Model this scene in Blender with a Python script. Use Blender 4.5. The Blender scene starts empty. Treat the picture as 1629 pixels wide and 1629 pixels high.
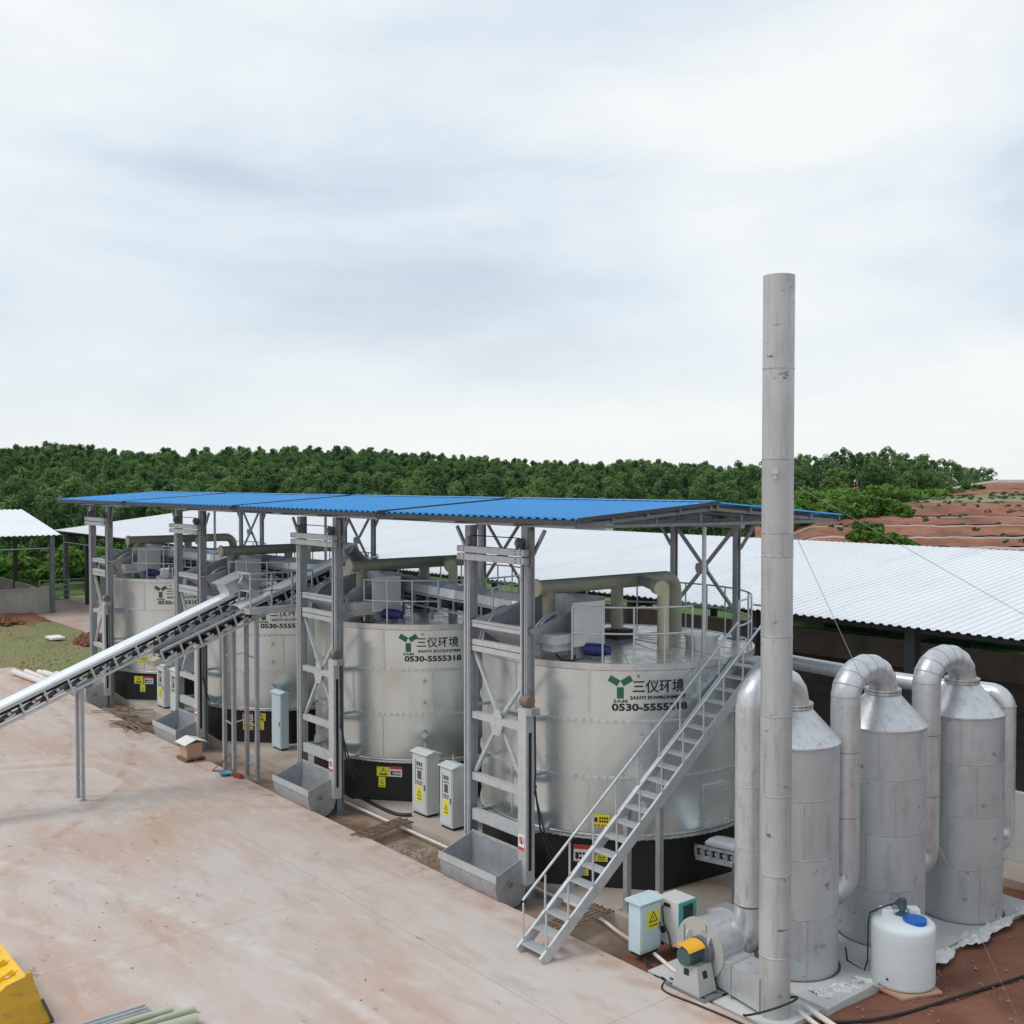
import bpy, math, random
import numpy as np
from mathutils import Vector, Matrix
random.seed(7)
RNG = np.random.default_rng(11)
R = math.radians
SC = bpy.context.scene
COL = SC.collection

# ------------------------------------------------------------------ camera
CAMP = np.array([17.2, -17.0, 8.05])
YAW, PITCH = 0.888, 0.0272
cam_data = bpy.data.cameras.new("camera")
cam = bpy.data.objects.new("camera", cam_data)
COL.objects.link(cam)
cam.location = CAMP
cam.rotation_euler = (math.pi / 2 - PITCH, 0, YAW)
cam_data.sensor_width = 36.0
cam_data.lens = 36.0 * 1720 / 1629
cam_data.clip_start = 0.1
cam_data.clip_end = 6000
SC.camera = cam

# ------------------------------------------------------------------ sky + sun
SKY_OFF = (11.8, 2, 5)
SUN_EL, SUN_AZ = 56, 205          # azimuth measured clockwise from +Y
world = bpy.data.worlds.new("World")
SC.world = world
world.use_nodes = True


def build_world():
    nt = world.node_tree
    N, L = nt.nodes, nt.links
    N.clear()
    out = N.new("ShaderNodeOutputWorld")
    bg = N.new("ShaderNodeBackground")
    bg.inputs[1].default_value = 1.0
    sky = N.new("ShaderNodeTexSky")
    sky.sky_type = 'NISHITA'
    sky.sun_disc = False
    sky.sun_elevation = R(SUN_EL)
    sky.sun_rotation = R(SUN_AZ)
    dim = N.new("ShaderNodeMixRGB")
    dim.blend_type = 'MULTIPLY'
    dim.inputs[0].default_value = 1
    dim.inputs[2].default_value = (0.09, 0.09, 0.09, 1)
    L.new(sky.outputs[0], dim.inputs[1])
    tc = N.new("ShaderNodeTexCoord")
    mp = N.new("ShaderNodeMapping")
    L.new(tc.outputs['Generated'], mp.inputs[0])
    mp.inputs['Location'].default_value = SKY_OFF
    mp.inputs['Scale'].default_value = (1.0, 1.0, 3.0)
    n1 = N.new("ShaderNodeTexNoise")
    n1.inputs['Scale'].default_value = 1.9
    n1.inputs['Detail'].default_value = 7
    n1.inputs['Roughness'].default_value = 0.52
    n1.inputs['Distortion'].default_value = 0.25
    L.new(mp.outputs[0], n1.inputs['Vector'])
    r1 = N.new("ShaderNodeValToRGB")
    cr = r1.color_ramp
    cr.elements[0].position = 0.35
    cr.elements[0].color = (0.50, 0.58, 0.67, 1)
    cr.elements[1].position = 0.64
    cr.elements[1].color = (0.81, 0.835, 0.835, 1)
    for p_, c_ in ((0.45, (0.61, 0.69, 0.765, 1)), (0.54, (0.715, 0.77, 0.805, 1))):
        e = cr.elements.new(p_)
        e.color = c_
    L.new(n1.outputs[0], r1.inputs[0])
    # whiter, warmer air near the horizon
    sep = N.new("ShaderNodeSeparateXYZ")
    L.new(tc.outputs['Generated'], sep.inputs[0])
    hz = N.new("ShaderNodeValToRGB")
    hr = hz.color_ramp
    hr.elements[0].position = 0.0
    hr.elements[0].color = (0.8, 0.8, 0.8, 1)
    hr.elements[1].position = 0.24
    hr.elements[1].color = (0, 0, 0, 1)
    for p_, v_ in ((0.05, 0.62), (0.11, 0.34), (0.16, 0.12)):
        e = hr.elements.new(p_)
        e.color = (v_, v_, v_, 1)
    L.new(sep.outputs[2], hz.inputs[0])
    m1 = N.new("ShaderNodeMixRGB")
    L.new(hz.outputs[0], m1.inputs[0])
    L.new(r1.outputs[0], m1.inputs[1])
    m1.inputs[2].default_value = (0.795, 0.815, 0.80, 1)
    m2 = N.new("ShaderNodeMixRGB")
    m2.inputs[0].default_value = 0.93
    L.new(dim.outputs[0], m2.inputs[1])
    L.new(m1.outputs[0], m2.inputs[2])
    L.new(m2.outputs[0], bg.inputs[0])
    L.new(bg.outputs[0], out.inputs[0])


build_world()
sun_data = bpy.data.lights.new("sun", 'SUN')
sun = bpy.data.objects.new("sun", sun_data)
COL.objects.link(sun)
sun_data.energy = 1.3
sun_data.angle = R(26)
sun_data.color = (1.0, 0.96, 0.9)
sd = Vector((math.sin(R(SUN_AZ)) * math.cos(R(SUN_EL)), math.cos(R(SUN_AZ)) * math.cos(R(SUN_EL)), math.sin(R(SUN_EL))))
sun.rotation_euler = (-sd).to_track_quat('-Z', 'Y').to_euler()
SC.view_settings.view_transform = 'Standard'
SC.view_settings.look = 'None'
SC.view_settings.exposure = 0.26
SC.view_settings.gamma = 1.0
SC.render.engine = 'CYCLES'
SC.cycles.use_denoising = True
SC.cycles.max_bounces = 6
SC.cycles.sample_clamp_indirect = 6.0


# ------------------------------------------------------------------ materials
def M(name, col, rough=0.55, metal=0.0, var=0.10, scale=2.5, stain=None, bump=0.0, bscale=20.0,
      stretch=(1, 1, 1), rough_var=0.0, spots=None, spec=0.5, sdet=8, det=5):
    """plain procedural surface: base colour with a soft noise variation; stain = (colour, amount, scale, stretch)"""
    m = bpy.data.materials.new(name)
    m.use_nodes = True
    nt = m.node_tree
    N, L = nt.nodes, nt.links
    b = N["Principled BSDF"]
    b.inputs['Roughness'].default_value = rough
    b.inputs['Metallic'].default_value = metal
    b.inputs['Specular IOR Level'].default_value = spec
    tc = N.new("ShaderNodeTexCoord")
    oi = N.new("ShaderNodeObjectInfo")
    add = N.new("ShaderNodeVectorMath")
    add.operation = 'ADD'
    cmb = N.new("ShaderNodeCombineXYZ")
    mul = N.new("ShaderNodeMath")
    mul.operation = 'MULTIPLY'
    mul.inputs[1].default_value = 37.0
    L.new(oi.outputs['Random'], mul.inputs[0])
    for i in range(3):
        L.new(mul.outputs[0], cmb.inputs[i])
    L.new(tc.outputs['Object'], add.inputs[0])
    L.new(cmb.outputs[0], add.inputs[1])

    def noise(sc, st, detail=5, rgh=0.6):
        mp = N.new("ShaderNodeMapping")
        mp.inputs['Scale'].default_value = st
        L.new(add.outputs[0], mp.inputs[0])
        n = N.new("ShaderNodeTexNoise")
        n.inputs['Scale'].default_value = sc
        n.inputs['Detail'].default_value = detail
        n.inputs['Roughness'].default_value = rgh
        L.new(mp.outputs[0], n.inputs['Vector'])
        return n.outputs[0]

    def ramp(src, p0, p1, c0=0.0, c1=1.0):
        mr = N.new("ShaderNodeMapRange")
        mr.inputs['From Min'].default_value = p0
        mr.inputs['From Max'].default_value = p1
        mr.inputs['To Min'].default_value = c0
        mr.inputs['To Max'].default_value = c1
        L.new(src, mr.inputs['Value'])
        return mr.outputs[0]

    def mix(fac, a, c, mode='MIX'):
        x = N.new("ShaderNodeMixRGB")
        x.blend_type = mode
        if isinstance(fac, float):
            x.inputs[0].default_value = fac
        else:
            L.new(fac, x.inputs[0])
        for i, v in ((1, a), (2, c)):
            if isinstance(v, tuple):
                x.inputs[i].default_value = (*v, 1)
            else:
                L.new(v, x.inputs[i])
        return x.outputs[0]
    lo = tuple(max(0, c * (1 - var)) for c in col)
    hi = tuple(min(1, c * (1 + var)) for c in col)
    f = ramp(noise(scale, stretch, det), 0.3, 0.7)
    c = mix(f, lo, hi)
    if stain:
        sc_, am, ss, st = stain
        fs = ramp(noise(ss, st, sdet, 0.65 if sdet > 4 else 0.5), 0.48 if sdet < 4 else 0.52, 0.72, 0.0, am)
        c = mix(fs, c, sc_)
    if spots:
        sc_, am, ss, st = spots
        fs = ramp(noise(ss, st, 3, 0.5), 0.66, 0.72, 0.0, am)
        c = mix(fs, c, sc_)
    L.new(c, b.inputs['Base Color'])
    if rough_var:
        L.new(ramp(noise(scale * 2.3, stretch, min(det, 3)), 0.3, 0.7, max(0.02, rough - rough_var), min(1, rough + rough_var)), b.inputs['Roughness'])
    if bump:
        bp = N.new("ShaderNodeBump")
        bp.inputs['Strength'].default_value = bump
        bp.inputs['Distance'].default_value = 0.02
        L.new(noise(bscale, (1, 1, 1)), bp.inputs['Height'])
        L.new(bp.outputs[0], b.inputs['Normal'])
    return m


STAINLESS = M("stainless", (0.735, 0.80, 0.805), 0.28, 0.86, 0.04, 0.5, stain=((0.60, 0.63, 0.60), 0.55, 0.7, (2.2, 2.2, 0.22)),
              rough_var=0.04, sdet=2, det=1)


def brushed(m, amount, rot=0.0):
    """sheet brushed round the tank: highlights drawn out up and down"""
    nt = m.node_tree
    b = nt.nodes["Principled BSDF"]
    b.inputs['Anisotropic'].default_value = amount
    b.inputs['Anisotropic Rotation'].default_value = rot
    tg = nt.nodes.new("ShaderNodeTangent")
    tg.direction_type = 'RADIAL'
    tg.axis = 'Z'
    nt.links.new(tg.outputs[0], b.inputs['Tangent'])
    return m


brushed(STAINLESS, 0.65)
STAIN_FLANGE = M("flange steel", (0.62, 0.63, 0.625), 0.40, 0.75, 0.12, 6)
DECK = M("deck steel", (0.56, 0.55, 0.50), 0.30, 0.35, 0.08, 1.2, stain=((0.66, 0.62, 0.50), 0.6, 1.1, (1, 1, 1)), rough_var=0.12)
GALV = M("galvanised steel", (0.41, 0.43, 0.45), 0.48, 0.55, 0.12, 5, stain=((0.30, 0.31, 0.32), 0.5, 3, (1, 1, 1)), rough_var=0.08)
GALV_LIGHT = M("pale galvanised steel", (0.55, 0.575, 0.59), 0.45, 0.45, 0.10, 6, stain=((0.42, 0.42, 0.41), 0.5, 4, (1, 1, 0.4)), rough_var=0.08)
FASCIA_SHADE = M("fascia trim with eave shade", (0.05, 0.055, 0.06), 0.6, 0.1, 0.2, 4)  # dark colour stands for the shade under the front eave
GALV_DARK = M("grey primer and eave shade steel", (0.20, 0.21, 0.215), 0.55, 0.4, 0.15, 5)  # primer grey; on canopy purlins and trusses it paints in the shade
COVER = M("bright cover sheet", (0.88, 0.90, 0.92), 0.24, 0.45, 0.04, 2, stain=((0.66, 0.69, 0.72), 0.35, 4, (1, 1, 1)))
BLACK = M("black skirt", (0.010, 0.010, 0.010), 0.6, 0.0, 0.3, 3, stain=((0.03, 0.027, 0.022), 0.6, 2, (1, 1, 1)))
RUBBER = M("black rubber", (0.016, 0.016, 0.017), 0.6)
WELD = M("weld bead", (0.42, 0.43, 0.435), 0.45, 0.4, 0.25, 14)
STACK = M("chimney steel", (0.47, 0.48, 0.485), 0.46, 0.35, 0.10, 1.1, stain=((0.27, 0.28, 0.27), 0.7, 2.6, (4, 4, 0.35)),
          spots=((0.10, 0.10, 0.10), 0.8, 3.2, (1.2, 1.2, 2.6)), rough_var=0.08)
SCRUB = M("scrubber steel", (0.48, 0.50, 0.515), 0.50, 0.3, 0.07, 0.9, stain=((0.31, 0.33, 0.335), 0.7, 1.7, (2, 2, 0.6)),
          spots=((0.13, 0.13, 0.13), 0.6, 2.6, (1.5, 1.5, 2)), rough_var=0.08)
PIPE = M("pipe steel", (0.56, 0.575, 0.59), 0.38, 0.5, 0.08, 3, stain=((0.30, 0.31, 0.30), 0.6, 4, (2, 2, 0.7)), rough_var=0.1)
BEIGE = M("beige duct", (0.40, 0.385, 0.285), 0.5, 0.0, 0.10, 2, stain=((0.30, 0.28, 0.19), 0.6, 3, (1, 1, 1)))
BEIGE_CAP = M("beige cap", (0.56, 0.53, 0.36), 0.5, 0.0, 0.06, 2)
BLUE_ROOF = M("blue roof sheet", (0.012, 0.25, 0.60), 0.45, 0.0, 0.06, 0.8, stain=((0.055, 0.30, 0.58), 0.55, 1.4, (1.6, 0.35, 1)))
WHITE_ROOF = M("white roof sheet", (0.73, 0.75, 0.775), 0.5, 0.0, 0.03, 0.3, stain=((0.60, 0.615, 0.64), 0.6, 0.8, (1.4, 0.12, 1)))
DARK_STEEL = M("dark column steel", (0.045, 0.05, 0.052), 0.6, 0.2, 0.2, 3)
COLUMN = M("blue grey column", (0.14, 0.16, 0.17), 0.6, 0.2, 0.2, 3)
CEMENT = M("cement render", (0.36, 0.35, 0.32), 0.9, 0, 0.15, 0.8, stain=((0.22, 0.20, 0.17), 0.7, 0.7, (1, 1, 0.5)), bump=0.3, bscale=8)
CEMENT_DARK = M("brown cement", (0.46, 0.40, 0.34), 0.9, 0, 0.2, 0.8, stain=((0.30, 0.25, 0.21), 0.7, 0.7, (1, 1, 0.5)))  # brown cement tone with darker brown streaks
CEMENT_PALE = M("pale cement", (0.50, 0.50, 0.49), 0.9, 0, 0.1, 0.8, stain=((0.36, 0.35, 0.33), 0.7, 0.7, (1, 1, 0.5)))
CAB = M("cabinet paint", (0.60, 0.625, 0.63), 0.42, 0, 0.03, 3, stain=((0.48, 0.49, 0.48), 0.4, 4, (1, 1, 0.5)))
CAB_BLUE = M("pale blue cabinet paint", (0.55, 0.67, 0.72), 0.42, 0, 0.03, 3, stain=((0.47, 0.55, 0.57), 0.4, 4, (1, 1, 0.5)))
CAB_WHITE = M("cabinet off white", (0.62, 0.62, 0.60), 0.42, 0, 0.04, 3)
TEAL = M("teal paint", (0.10, 0.47, 0.46), 0.45, 0, 0.05, 3)
PANEL = M("instrument panel", (0.09, 0.095, 0.10), 0.35, 0, 0.2, 12)
SCREEN = M("display glass", (0.03, 0.05, 0.06), 0.12)
YEL = M("warning yellow", (0.80, 0.72, 0.03), 0.5, 0, 0.04, 4)
SIGN_WHITE = M("sign white", (0.78, 0.77, 0.76), 0.5, 0, 0.03, 4)
SIGN_RED = M("sign red", (0.62, 0.05, 0.05), 0.5, 0, 0.05, 4)
INK = M("black ink", (0.012, 0.012, 0.012), 0.5, 0, 0.1, 4)
LOGO_GREEN = M("logo green", (0.012, 0.14, 0.055), 0.5, 0, 0.05, 4)
MOTOR_BLUE = M("motor blue", (0.02, 0.035, 0.17), 0.42, 0.1, 0.1, 8)
ORANGE = M("orange cover", (0.85, 0.42, 0.02), 0.45, 0, 0.05, 4)
MOTOR_TEAL = M("motor teal grey", (0.07, 0.12, 0.125), 0.45, 0.2, 0.15, 8)
FAN_GREY = M("fan grey paint", (0.44, 0.45, 0.43), 0.45, 0.1, 0.06, 3, stain=((0.35, 0.35, 0.33), 0.5, 3, (1, 1, 1)))
PLASTIC = M("white plastic tank", (0.72, 0.77, 0.80), 0.38, 0, 0.02, 2)
LID_BLUE = M("blue lid", (0.012, 0.14, 0.50), 0.35, 0, 0.05, 4)
PVC = M("white pvc", (0.70, 0.66, 0.62), 0.4, 0, 0.05, 3, stain=((0.5, 0.38, 0.30), 0.4, 4, (1, 1, 1)))
PVC_GREEN = M("pale green pvc", (0.42, 0.46, 0.33), 0.45, 0, 0.06, 2, stain=((0.5, 0.5, 0.42), 0.5, 3, (1, 1, 1)))
CARD = M("cardboard", (0.50, 0.31, 0.20), 0.8, 0, 0.08, 3)
WOOD = M("pallet wood", (0.20, 0.12, 0.07), 0.8, 0, 0.2, 6)
LOADER = M("loader yellow", (0.85, 0.50, 0.02), 0.45, 0.0, 0.06, 3, stain=((0.35, 0.26, 0.13), 0.55, 2.6, (1, 1, 1)), rough_var=0.1)
LOADER_DIRTY = M("dirty loader yellow", (0.62, 0.36, 0.03), 0.6, 0.0, 0.12, 3, stain=((0.16, 0.13, 0.09), 0.85, 2.4, (1, 1, 1.6)))
WEAR = M("wear steel", (0.11, 0.10, 0.085), 0.6, 0.4, 0.3, 6)
RUST = M("rusty bar", (0.24, 0.17, 0.12), 0.7, 0.3, 0.3, 8)
BLUE_BASIN = M("blue basin", (0.10, 0.32, 0.55), 0.4)
RED_RAG = M("red rag", (0.25, 0.035, 0.03), 0.9)
NETTING = M("green netting", (0.006, 0.085, 0.04), 0.9, 0, 0.5, 1.2)
PLASTIC_SHEET = M("crumpled white film", (0.62, 0.62, 0.62), 0.35, 0, 0.06, 8)
PINK_DRUM = M("rusty drum", (0.22, 0.165, 0.14), 0.6, 0.3, 0.2, 8)
RUBBLE = M("rubble stone", (0.24, 0.19, 0.155), 0.9, 0, 0.3, 9)
LAMP_RED = M("red lamp lens", (0.55, 0.03, 0.02), 0.3)
LAMP_GREEN = M("green lamp lens", (0.03, 0.45, 0.22), 0.3)
CHIMNEY_WIRE = M("guy wire", (0.40, 0.40, 0.38), 0.5, 0.5)
BRUSH_FLOOR = M("shed floor", (0.36, 0.30, 0.25), 0.9, 0, 0.3, 0.5, stain=((0.46, 0.40, 0.35), 0.7, 0.8, (0.3, 2.5, 1)))


def ground_material(name, base, layers, rough=0.85, bump=0.25, bscale=6.0, joints=None, arc=None, tracks=()):
    """layers: list of (colour, amount, noise scale, lo, hi, stretch, detail) laid over the base in world coordinates"""
    m = bpy.data.materials.new(name)
    m.use_nodes = True
    nt = m.node_tree
    N, L = nt.nodes, nt.links
    b = N["Principled BSDF"]
    b.inputs['Roughness'].default_value = rough
    b.inputs['Specular IOR Level'].default_value = 0.3
    tc = N.new("ShaderNodeTexCoord")
    cur = None
    for i, (col, am, sc, lo, hi, st, det) in enumerate(layers):
        mp = N.new("ShaderNodeMapping")
        mp.inputs['Scale'].default_value = st
        mp.inputs['Location'].default_value = (i * 7.3, i * 3.1, 0)
        mp.inputs['Rotation'].default_value = (0, 0, 0.35 * (i % 3))
        L.new(tc.outputs['Object'], mp.inputs[0])
        n = N.new("ShaderNodeTexNoise")
        n.inputs['Scale'].default_value = sc
        n.inputs['Detail'].default_value = det
        n.inputs['Roughness'].default_value = 0.62
        n.inputs['Distortion'].default_value = 0.3
        L.new(mp.outputs[0], n.inputs['Vector'])
        mr = N.new("ShaderNodeMapRange")
        mr.inputs['From Min'].default_value = lo
        mr.inputs['From Max'].default_value = hi
        mr.inputs['To Max'].default_value = am
        L.new(n.outputs[0], mr.inputs['Value'])
        x = N.new("ShaderNodeMixRGB")
        L.new(mr.outputs[0], x.inputs[0])
        if cur is None:
            x.inputs[1].default_value = (*base, 1)
        else:
            L.new(cur, x.inputs[1])
        x.inputs[2].default_value = (*col, 1)
        cur = x.outputs[0]
    for ti, ((cx, cy), rad, hw, colr, am) in enumerate(tracks):
        d = N.new("ShaderNodeVectorMath")
        d.operation = 'DISTANCE'
        L.new(tc.outputs['Object'], d.inputs[0])
        d.inputs[1].default_value = (cx, cy, 0)
        nz = N.new("ShaderNodeTexNoise")
        nz.inputs['Scale'].default_value = 2.2
        nz.inputs['Detail'].default_value = 6
        L.new(tc.outputs['Object'], nz.inputs['Vector'])
        sub = N.new("ShaderNodeMath")
        sub.operation = 'SUBTRACT'
        L.new(d.outputs['Value'], sub.inputs[0])
        sub.inputs[1].default_value = rad
        ab = N.new("ShaderNodeMath")
        ab.operation = 'ABSOLUTE'
        L.new(sub.outputs[0], ab.inputs[0])
        mr = N.new("ShaderNodeMapRange")
        mr.inputs['From Min'].default_value = hw * .5
        mr.inputs['From Max'].default_value = hw * 1.3
        mr.inputs['To Min'].default_value = 1
        mr.inputs['To Max'].default_value = 0
        L.new(ab.outputs[0], mr.inputs['Value'])
        m2 = N.new("ShaderNodeMapRange")
        m2.inputs['From Min'].default_value = .40
        m2.inputs['From Max'].default_value = .62
        m2.inputs['To Max'].default_value = am
        L.new(nz.outputs[0], m2.inputs['Value'])
        mu = N.new("ShaderNodeMath")
        mu.operation = 'MULTIPLY'
        L.new(mr.outputs[0], mu.inputs[0])
        L.new(m2.outputs[0], mu.inputs[1])
        x = N.new("ShaderNodeMixRGB")
        L.new(mu.outputs[0], x.inputs[0])
        L.new(cur, x.inputs[1])
        x.inputs[2].default_value = (*colr, 1)
        cur = x.outputs[0]
    if arc:
        (cx, cy), r0, colr, am = arc
        d = N.new("ShaderNodeVectorMath")
        d.operation = 'DISTANCE'
        nz = N.new("ShaderNodeTexNoise")
        nz.inputs['Scale'].default_value = 0.8
        L.new(tc.outputs['Object'], nz.inputs['Vector'])
        L.new(tc.outputs['Object'], d.inputs[0])
        d.inputs[1].default_value = (cx, cy, 0)
        ad = N.new("ShaderNodeMath")
        ad.operation = 'ADD'
        L.new(d.outputs['Value'], ad.inputs[0])
        L.new(nz.outputs[0], ad.inputs[1])
        cr = N.new("ShaderNodeValToRGB")
        el = cr.color_ramp.elements
        el[0].position = 0.0
        el[0].color = (0.25, 0.25, 0.25, 1)
        el[1].position = 1.0
        el[1].color = (0, 0, 0, 1)
        for p, v in ((0.40, 0.3), (0.485, 0.95), (0.50, 0.0), (0.56, 0.0), (0.62, 0.55), (0.66, 0.0)):
            e = el.new(p)
            e.color = (v, v, v, 1)
        dv = N.new("ShaderNodeMath")
        dv.operation = 'DIVIDE'
        L.new(ad.outputs[0], dv.inputs[0])
        dv.inputs[1].default_value = r0 * 2
        L.new(dv.outputs[0], cr.inputs[0])
        am_ = N.new("ShaderNodeMath")
        am_.operation = 'MULTIPLY'
        am_.inputs[1].default_value = am
        L.new(cr.outputs[0], am_.inputs[0])
        x = N.new("ShaderNodeMixRGB")
        L.new(am_.outputs[0], x.inputs[0])
        L.new(cur, x.inputs[1])
        x.inputs[2].default_value = (*colr, 1)
        cur = x.outputs[0]
    if joints:
        br = N.new("ShaderNodeTexBrick")
        br.offset = 0.0
        br.inputs['Scale'].default_value = 1.0
        br.inputs['Mortar Size'].default_value = 0.014
        br.inputs['Mortar Smooth'].default_value = 0.4
        br.inputs['Brick Width'].default_value = joints[0]
        br.inputs['Row Height'].default_value = joints[1]
        mp = N.new("ShaderNodeMapping")
        mp.inputs['Location'].default_value = (1.2, 0.35, 0)
        L.new(tc.outputs['Object'], mp.inputs[0])
        L.new(mp.outputs[0], br.inputs['Vector'])
        mm = N.new("ShaderNodeMath")
        mm.operation = 'MULTIPLY'
        mm.inputs[1].default_value = joints[2]
        L.new(br.outputs['Fac'], mm.inputs[0])
        x = N.new("ShaderNodeMixRGB")
        L.new(mm.outputs[0], x.inputs[0])
        L.new(cur, x.inputs[1])
        x.inputs[2].default_value = (0.16, 0.12, 0.10, 1)
        cur = x.outputs[0]
    L.new(cur, b.inputs['Base Color'])
    if bump:
        n = N.new("ShaderNodeTexNoise")
        n.inputs['Scale'].default_value = bscale
        n.inputs['Detail'].default_value = 8
        L.new(tc.outputs['Object'], n.inputs['Vector'])
        bp = N.new("ShaderNodeBump")
        bp.inputs['Strength'].default_value = bump
        bp.inputs['Distance'].default_value = 0.03
        L.new(n.outputs[0], bp.inputs['Height'])
        L.new(bp.outputs[0], b.inputs['Normal'])
    return m


YARD = ground_material("yard concrete", (0.545, 0.475, 0.435), [
    ((0.49, 0.335, 0.26), 0.80, 0.17, 0.41, 0.62, (1, 1.7, 1), 10),
    ((0.57, 0.53, 0.50), 0.65, 0.25, 0.49, 0.68, (1, 1, 1), 10),
    ((0.46, 0.28, 0.195), 0.55, 0.42, 0.54, 0.70, (0.45, 2.2, 1), 12),
    ((0.42, 0.34, 0.30), 0.55, 1.3, 0.50, 0.68, (0.5, 1.6, 1), 10),
    ((0.59, 0.54, 0.505), 0.5, 2.6, 0.54, 0.68, (0.5, 1.4, 1), 10),
    ((0.30, 0.17, 0.11), 0.7, 2.2, 0.665, 0.71, (0.7, 1.3, 1), 4),
    ((0.24, 0.16, 0.12), 0.6, 7.0, 0.715, 0.76, (1, 1, 1), 3)],
    joints=(7.0, 6.0, 0.32), arc=((-12.6, -9.2), 2.9, (0.61, 0.56, 0.51), 0.75), bump=0.2,
    tracks=[((-24.0, -28.0), 24.2, .16, (0.40, 0.26, 0.19), .55), ((-24.0, -28.0), 22.4, .16, (0.40, 0.26, 0.19), .5), ((4.0, -34.0), 25.5, .15, (0.62, 0.58, 0.55), .55),
            ((4.0, -34.0), 23.7, .15, (0.62, 0.58, 0.55), .5), ((-60.0, 30.0), 61.5, .18, (0.42, 0.27, 0.20), .45), ((-60.0, 30.0), 63.2, .18, (0.42, 0.27, 0.20), .4),
            ((0.0, -1004.2), 999.75, .28, (0.40, 0.25, 0.17), .55)])
PAD = ground_material("pad concrete", (0.44, 0.39, 0.345), [
    ((0.34, 0.22, 0.14), 0.7, 0.5, 0.45, 0.7, (1, 1, 1), 8),
    ((0.47, 0.44, 0.40), 0.7, 0.4, 0.5, 0.75, (1, 1, 1), 6),
    ((0.14, 0.11, 0.09), 0.6, 1.6, 0.62, 0.75, (1, 1, 1), 6)])
CHANNEL = ground_material("wet channel floor", (0.36, 0.28, 0.225), [
    ((0.17, 0.095, 0.045), 0.9, 0.6, 0.42, 0.62, (1, 1, 1), 8),
    ((0.34, 0.27, 0.22), 0.8, 0.5, 0.52, 0.72, (1, 1, 1), 6),
    ((0.10, 0.085, 0.04), 0.8, 0.9, 0.58, 0.7, (1, 1, 1), 6),
    ((0.06, 0.05, 0.045), 0.8, 7, 0.66, 0.74, (1, 1, 1), 3)], rough=0.42, bump=0.2)
SOIL = ground_material("red soil", (0.17, 0.07, 0.042), [
    ((0.24, 0.11, 0.07), 0.8, 0.7, 0.42, 0.65, (1, 1, 1), 9),
    ((0.085, 0.04, 0.028), 0.8, 0.4, 0.52, 0.72, (1, 1, 1), 8),
    ((0.42, 0.34, 0.29), 0.8, 5.5, 0.69, 0.74, (1, 1, 1), 3),
    ((0.32, 0.17, 0.11), 0.6, 16, 0.6, 0.75, (1, 1, 1), 3)], bump=0.7, bscale=5)
LAWN = ground_material("worn lawn", (0.185, 0.20, 0.08), [
    ((0.27, 0.175, 0.10), 0.85, 0.25, 0.45, 0.64, (1, 1, 1), 8),
    ((0.11, 0.165, 0.045), 0.8, 0.5, 0.5, 0.68, (1, 1, 1), 8),
    ((0.20, 0.21, 0.10), 0.6, 3.0, 0.5, 0.7, (1, 1, 1), 6)], bump=0.6)
BANK = ground_material("bright grass bank", (0.085, 0.17, 0.03), [
    ((0.15, 0.22, 0.05), 0.8, 0.3, 0.45, 0.7, (1, 1, 1), 8),
    ((0.07, 0.17, 0.025), 0.8, 0.8, 0.5, 0.7, (1, 1, 1), 8)], bump=0.6)
FLOORPATH = ground_material("pinkish pavement", (0.43, 0.345, 0.30), [
    ((0.38, 0.25, 0.19), 0.8, 0.4, 0.42, 0.65, (1, 1, 1), 8),
    ((0.52, 0.49, 0.46), 0.7, 0.3, 0.5, 0.7, (1, 1, 1), 6)])
HILL = ground_material("undergrowth soil", (0.022, 0.04, 0.012), [
    ((0.04, 0.065, 0.02), 0.8, 0.1, 0.42, 0.65, (1, 1, 1), 8),
    ((0.05, 0.035, 0.018), 0.6, 0.06, 0.55, 0.7, (1, 1, 1), 8)], bump=0.6, bscale=0.6)
REDBANK = ground_material("red earth bank", (0.235, 0.082, 0.043), [
    ((0.32, 0.14, 0.08), 0.85, 0.22, 0.42, 0.60, (1, 1, 1), 10),
    ((0.15, 0.048, 0.03), 0.85, 0.30, 0.48, 0.66, (1, 1, 1), 10),
    ((0.075, 0.065, 0.035), 0.85, 0.22, 0.565, 0.66, (1, 1, 1), 10),
    ((0.38, 0.23, 0.16), 0.6, 0.9, 0.56, 0.72, (1, 1, 1), 8),
    ((0.10, 0.04, 0.027), 0.6, 1.6, 0.58, 0.72, (1, 1, 1), 8)], bump=0.8, bscale=1.2)
TREAD = ground_material("pale terrace path", (0.36, 0.30, 0.27), [
    ((0.13, 0.10, 0.06), 0.7, 0.35, 0.52, 0.66, (1, 1, 1), 9),
    ((0.40, 0.36, 0.34), 0.8, 0.12, 0.42, 0.65, (1, 1, 1), 9),
    ((0.30, 0.14, 0.08), 0.7, 0.2, 0.52, 0.7, (1, 1, 1), 9)], bump=0.4, bscale=1)
WEEDS = ground_material("weedy terrace", (0.17, 0.20, 0.085), [
    ((0.30, 0.25, 0.18), 0.8, 0.12, 0.48, 0.66, (1, 1, 1), 9),
    ((0.10, 0.17, 0.05), 0.8, 0.3, 0.5, 0.68, (1, 1, 1), 9)], bump=0.6, bscale=1)


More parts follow.
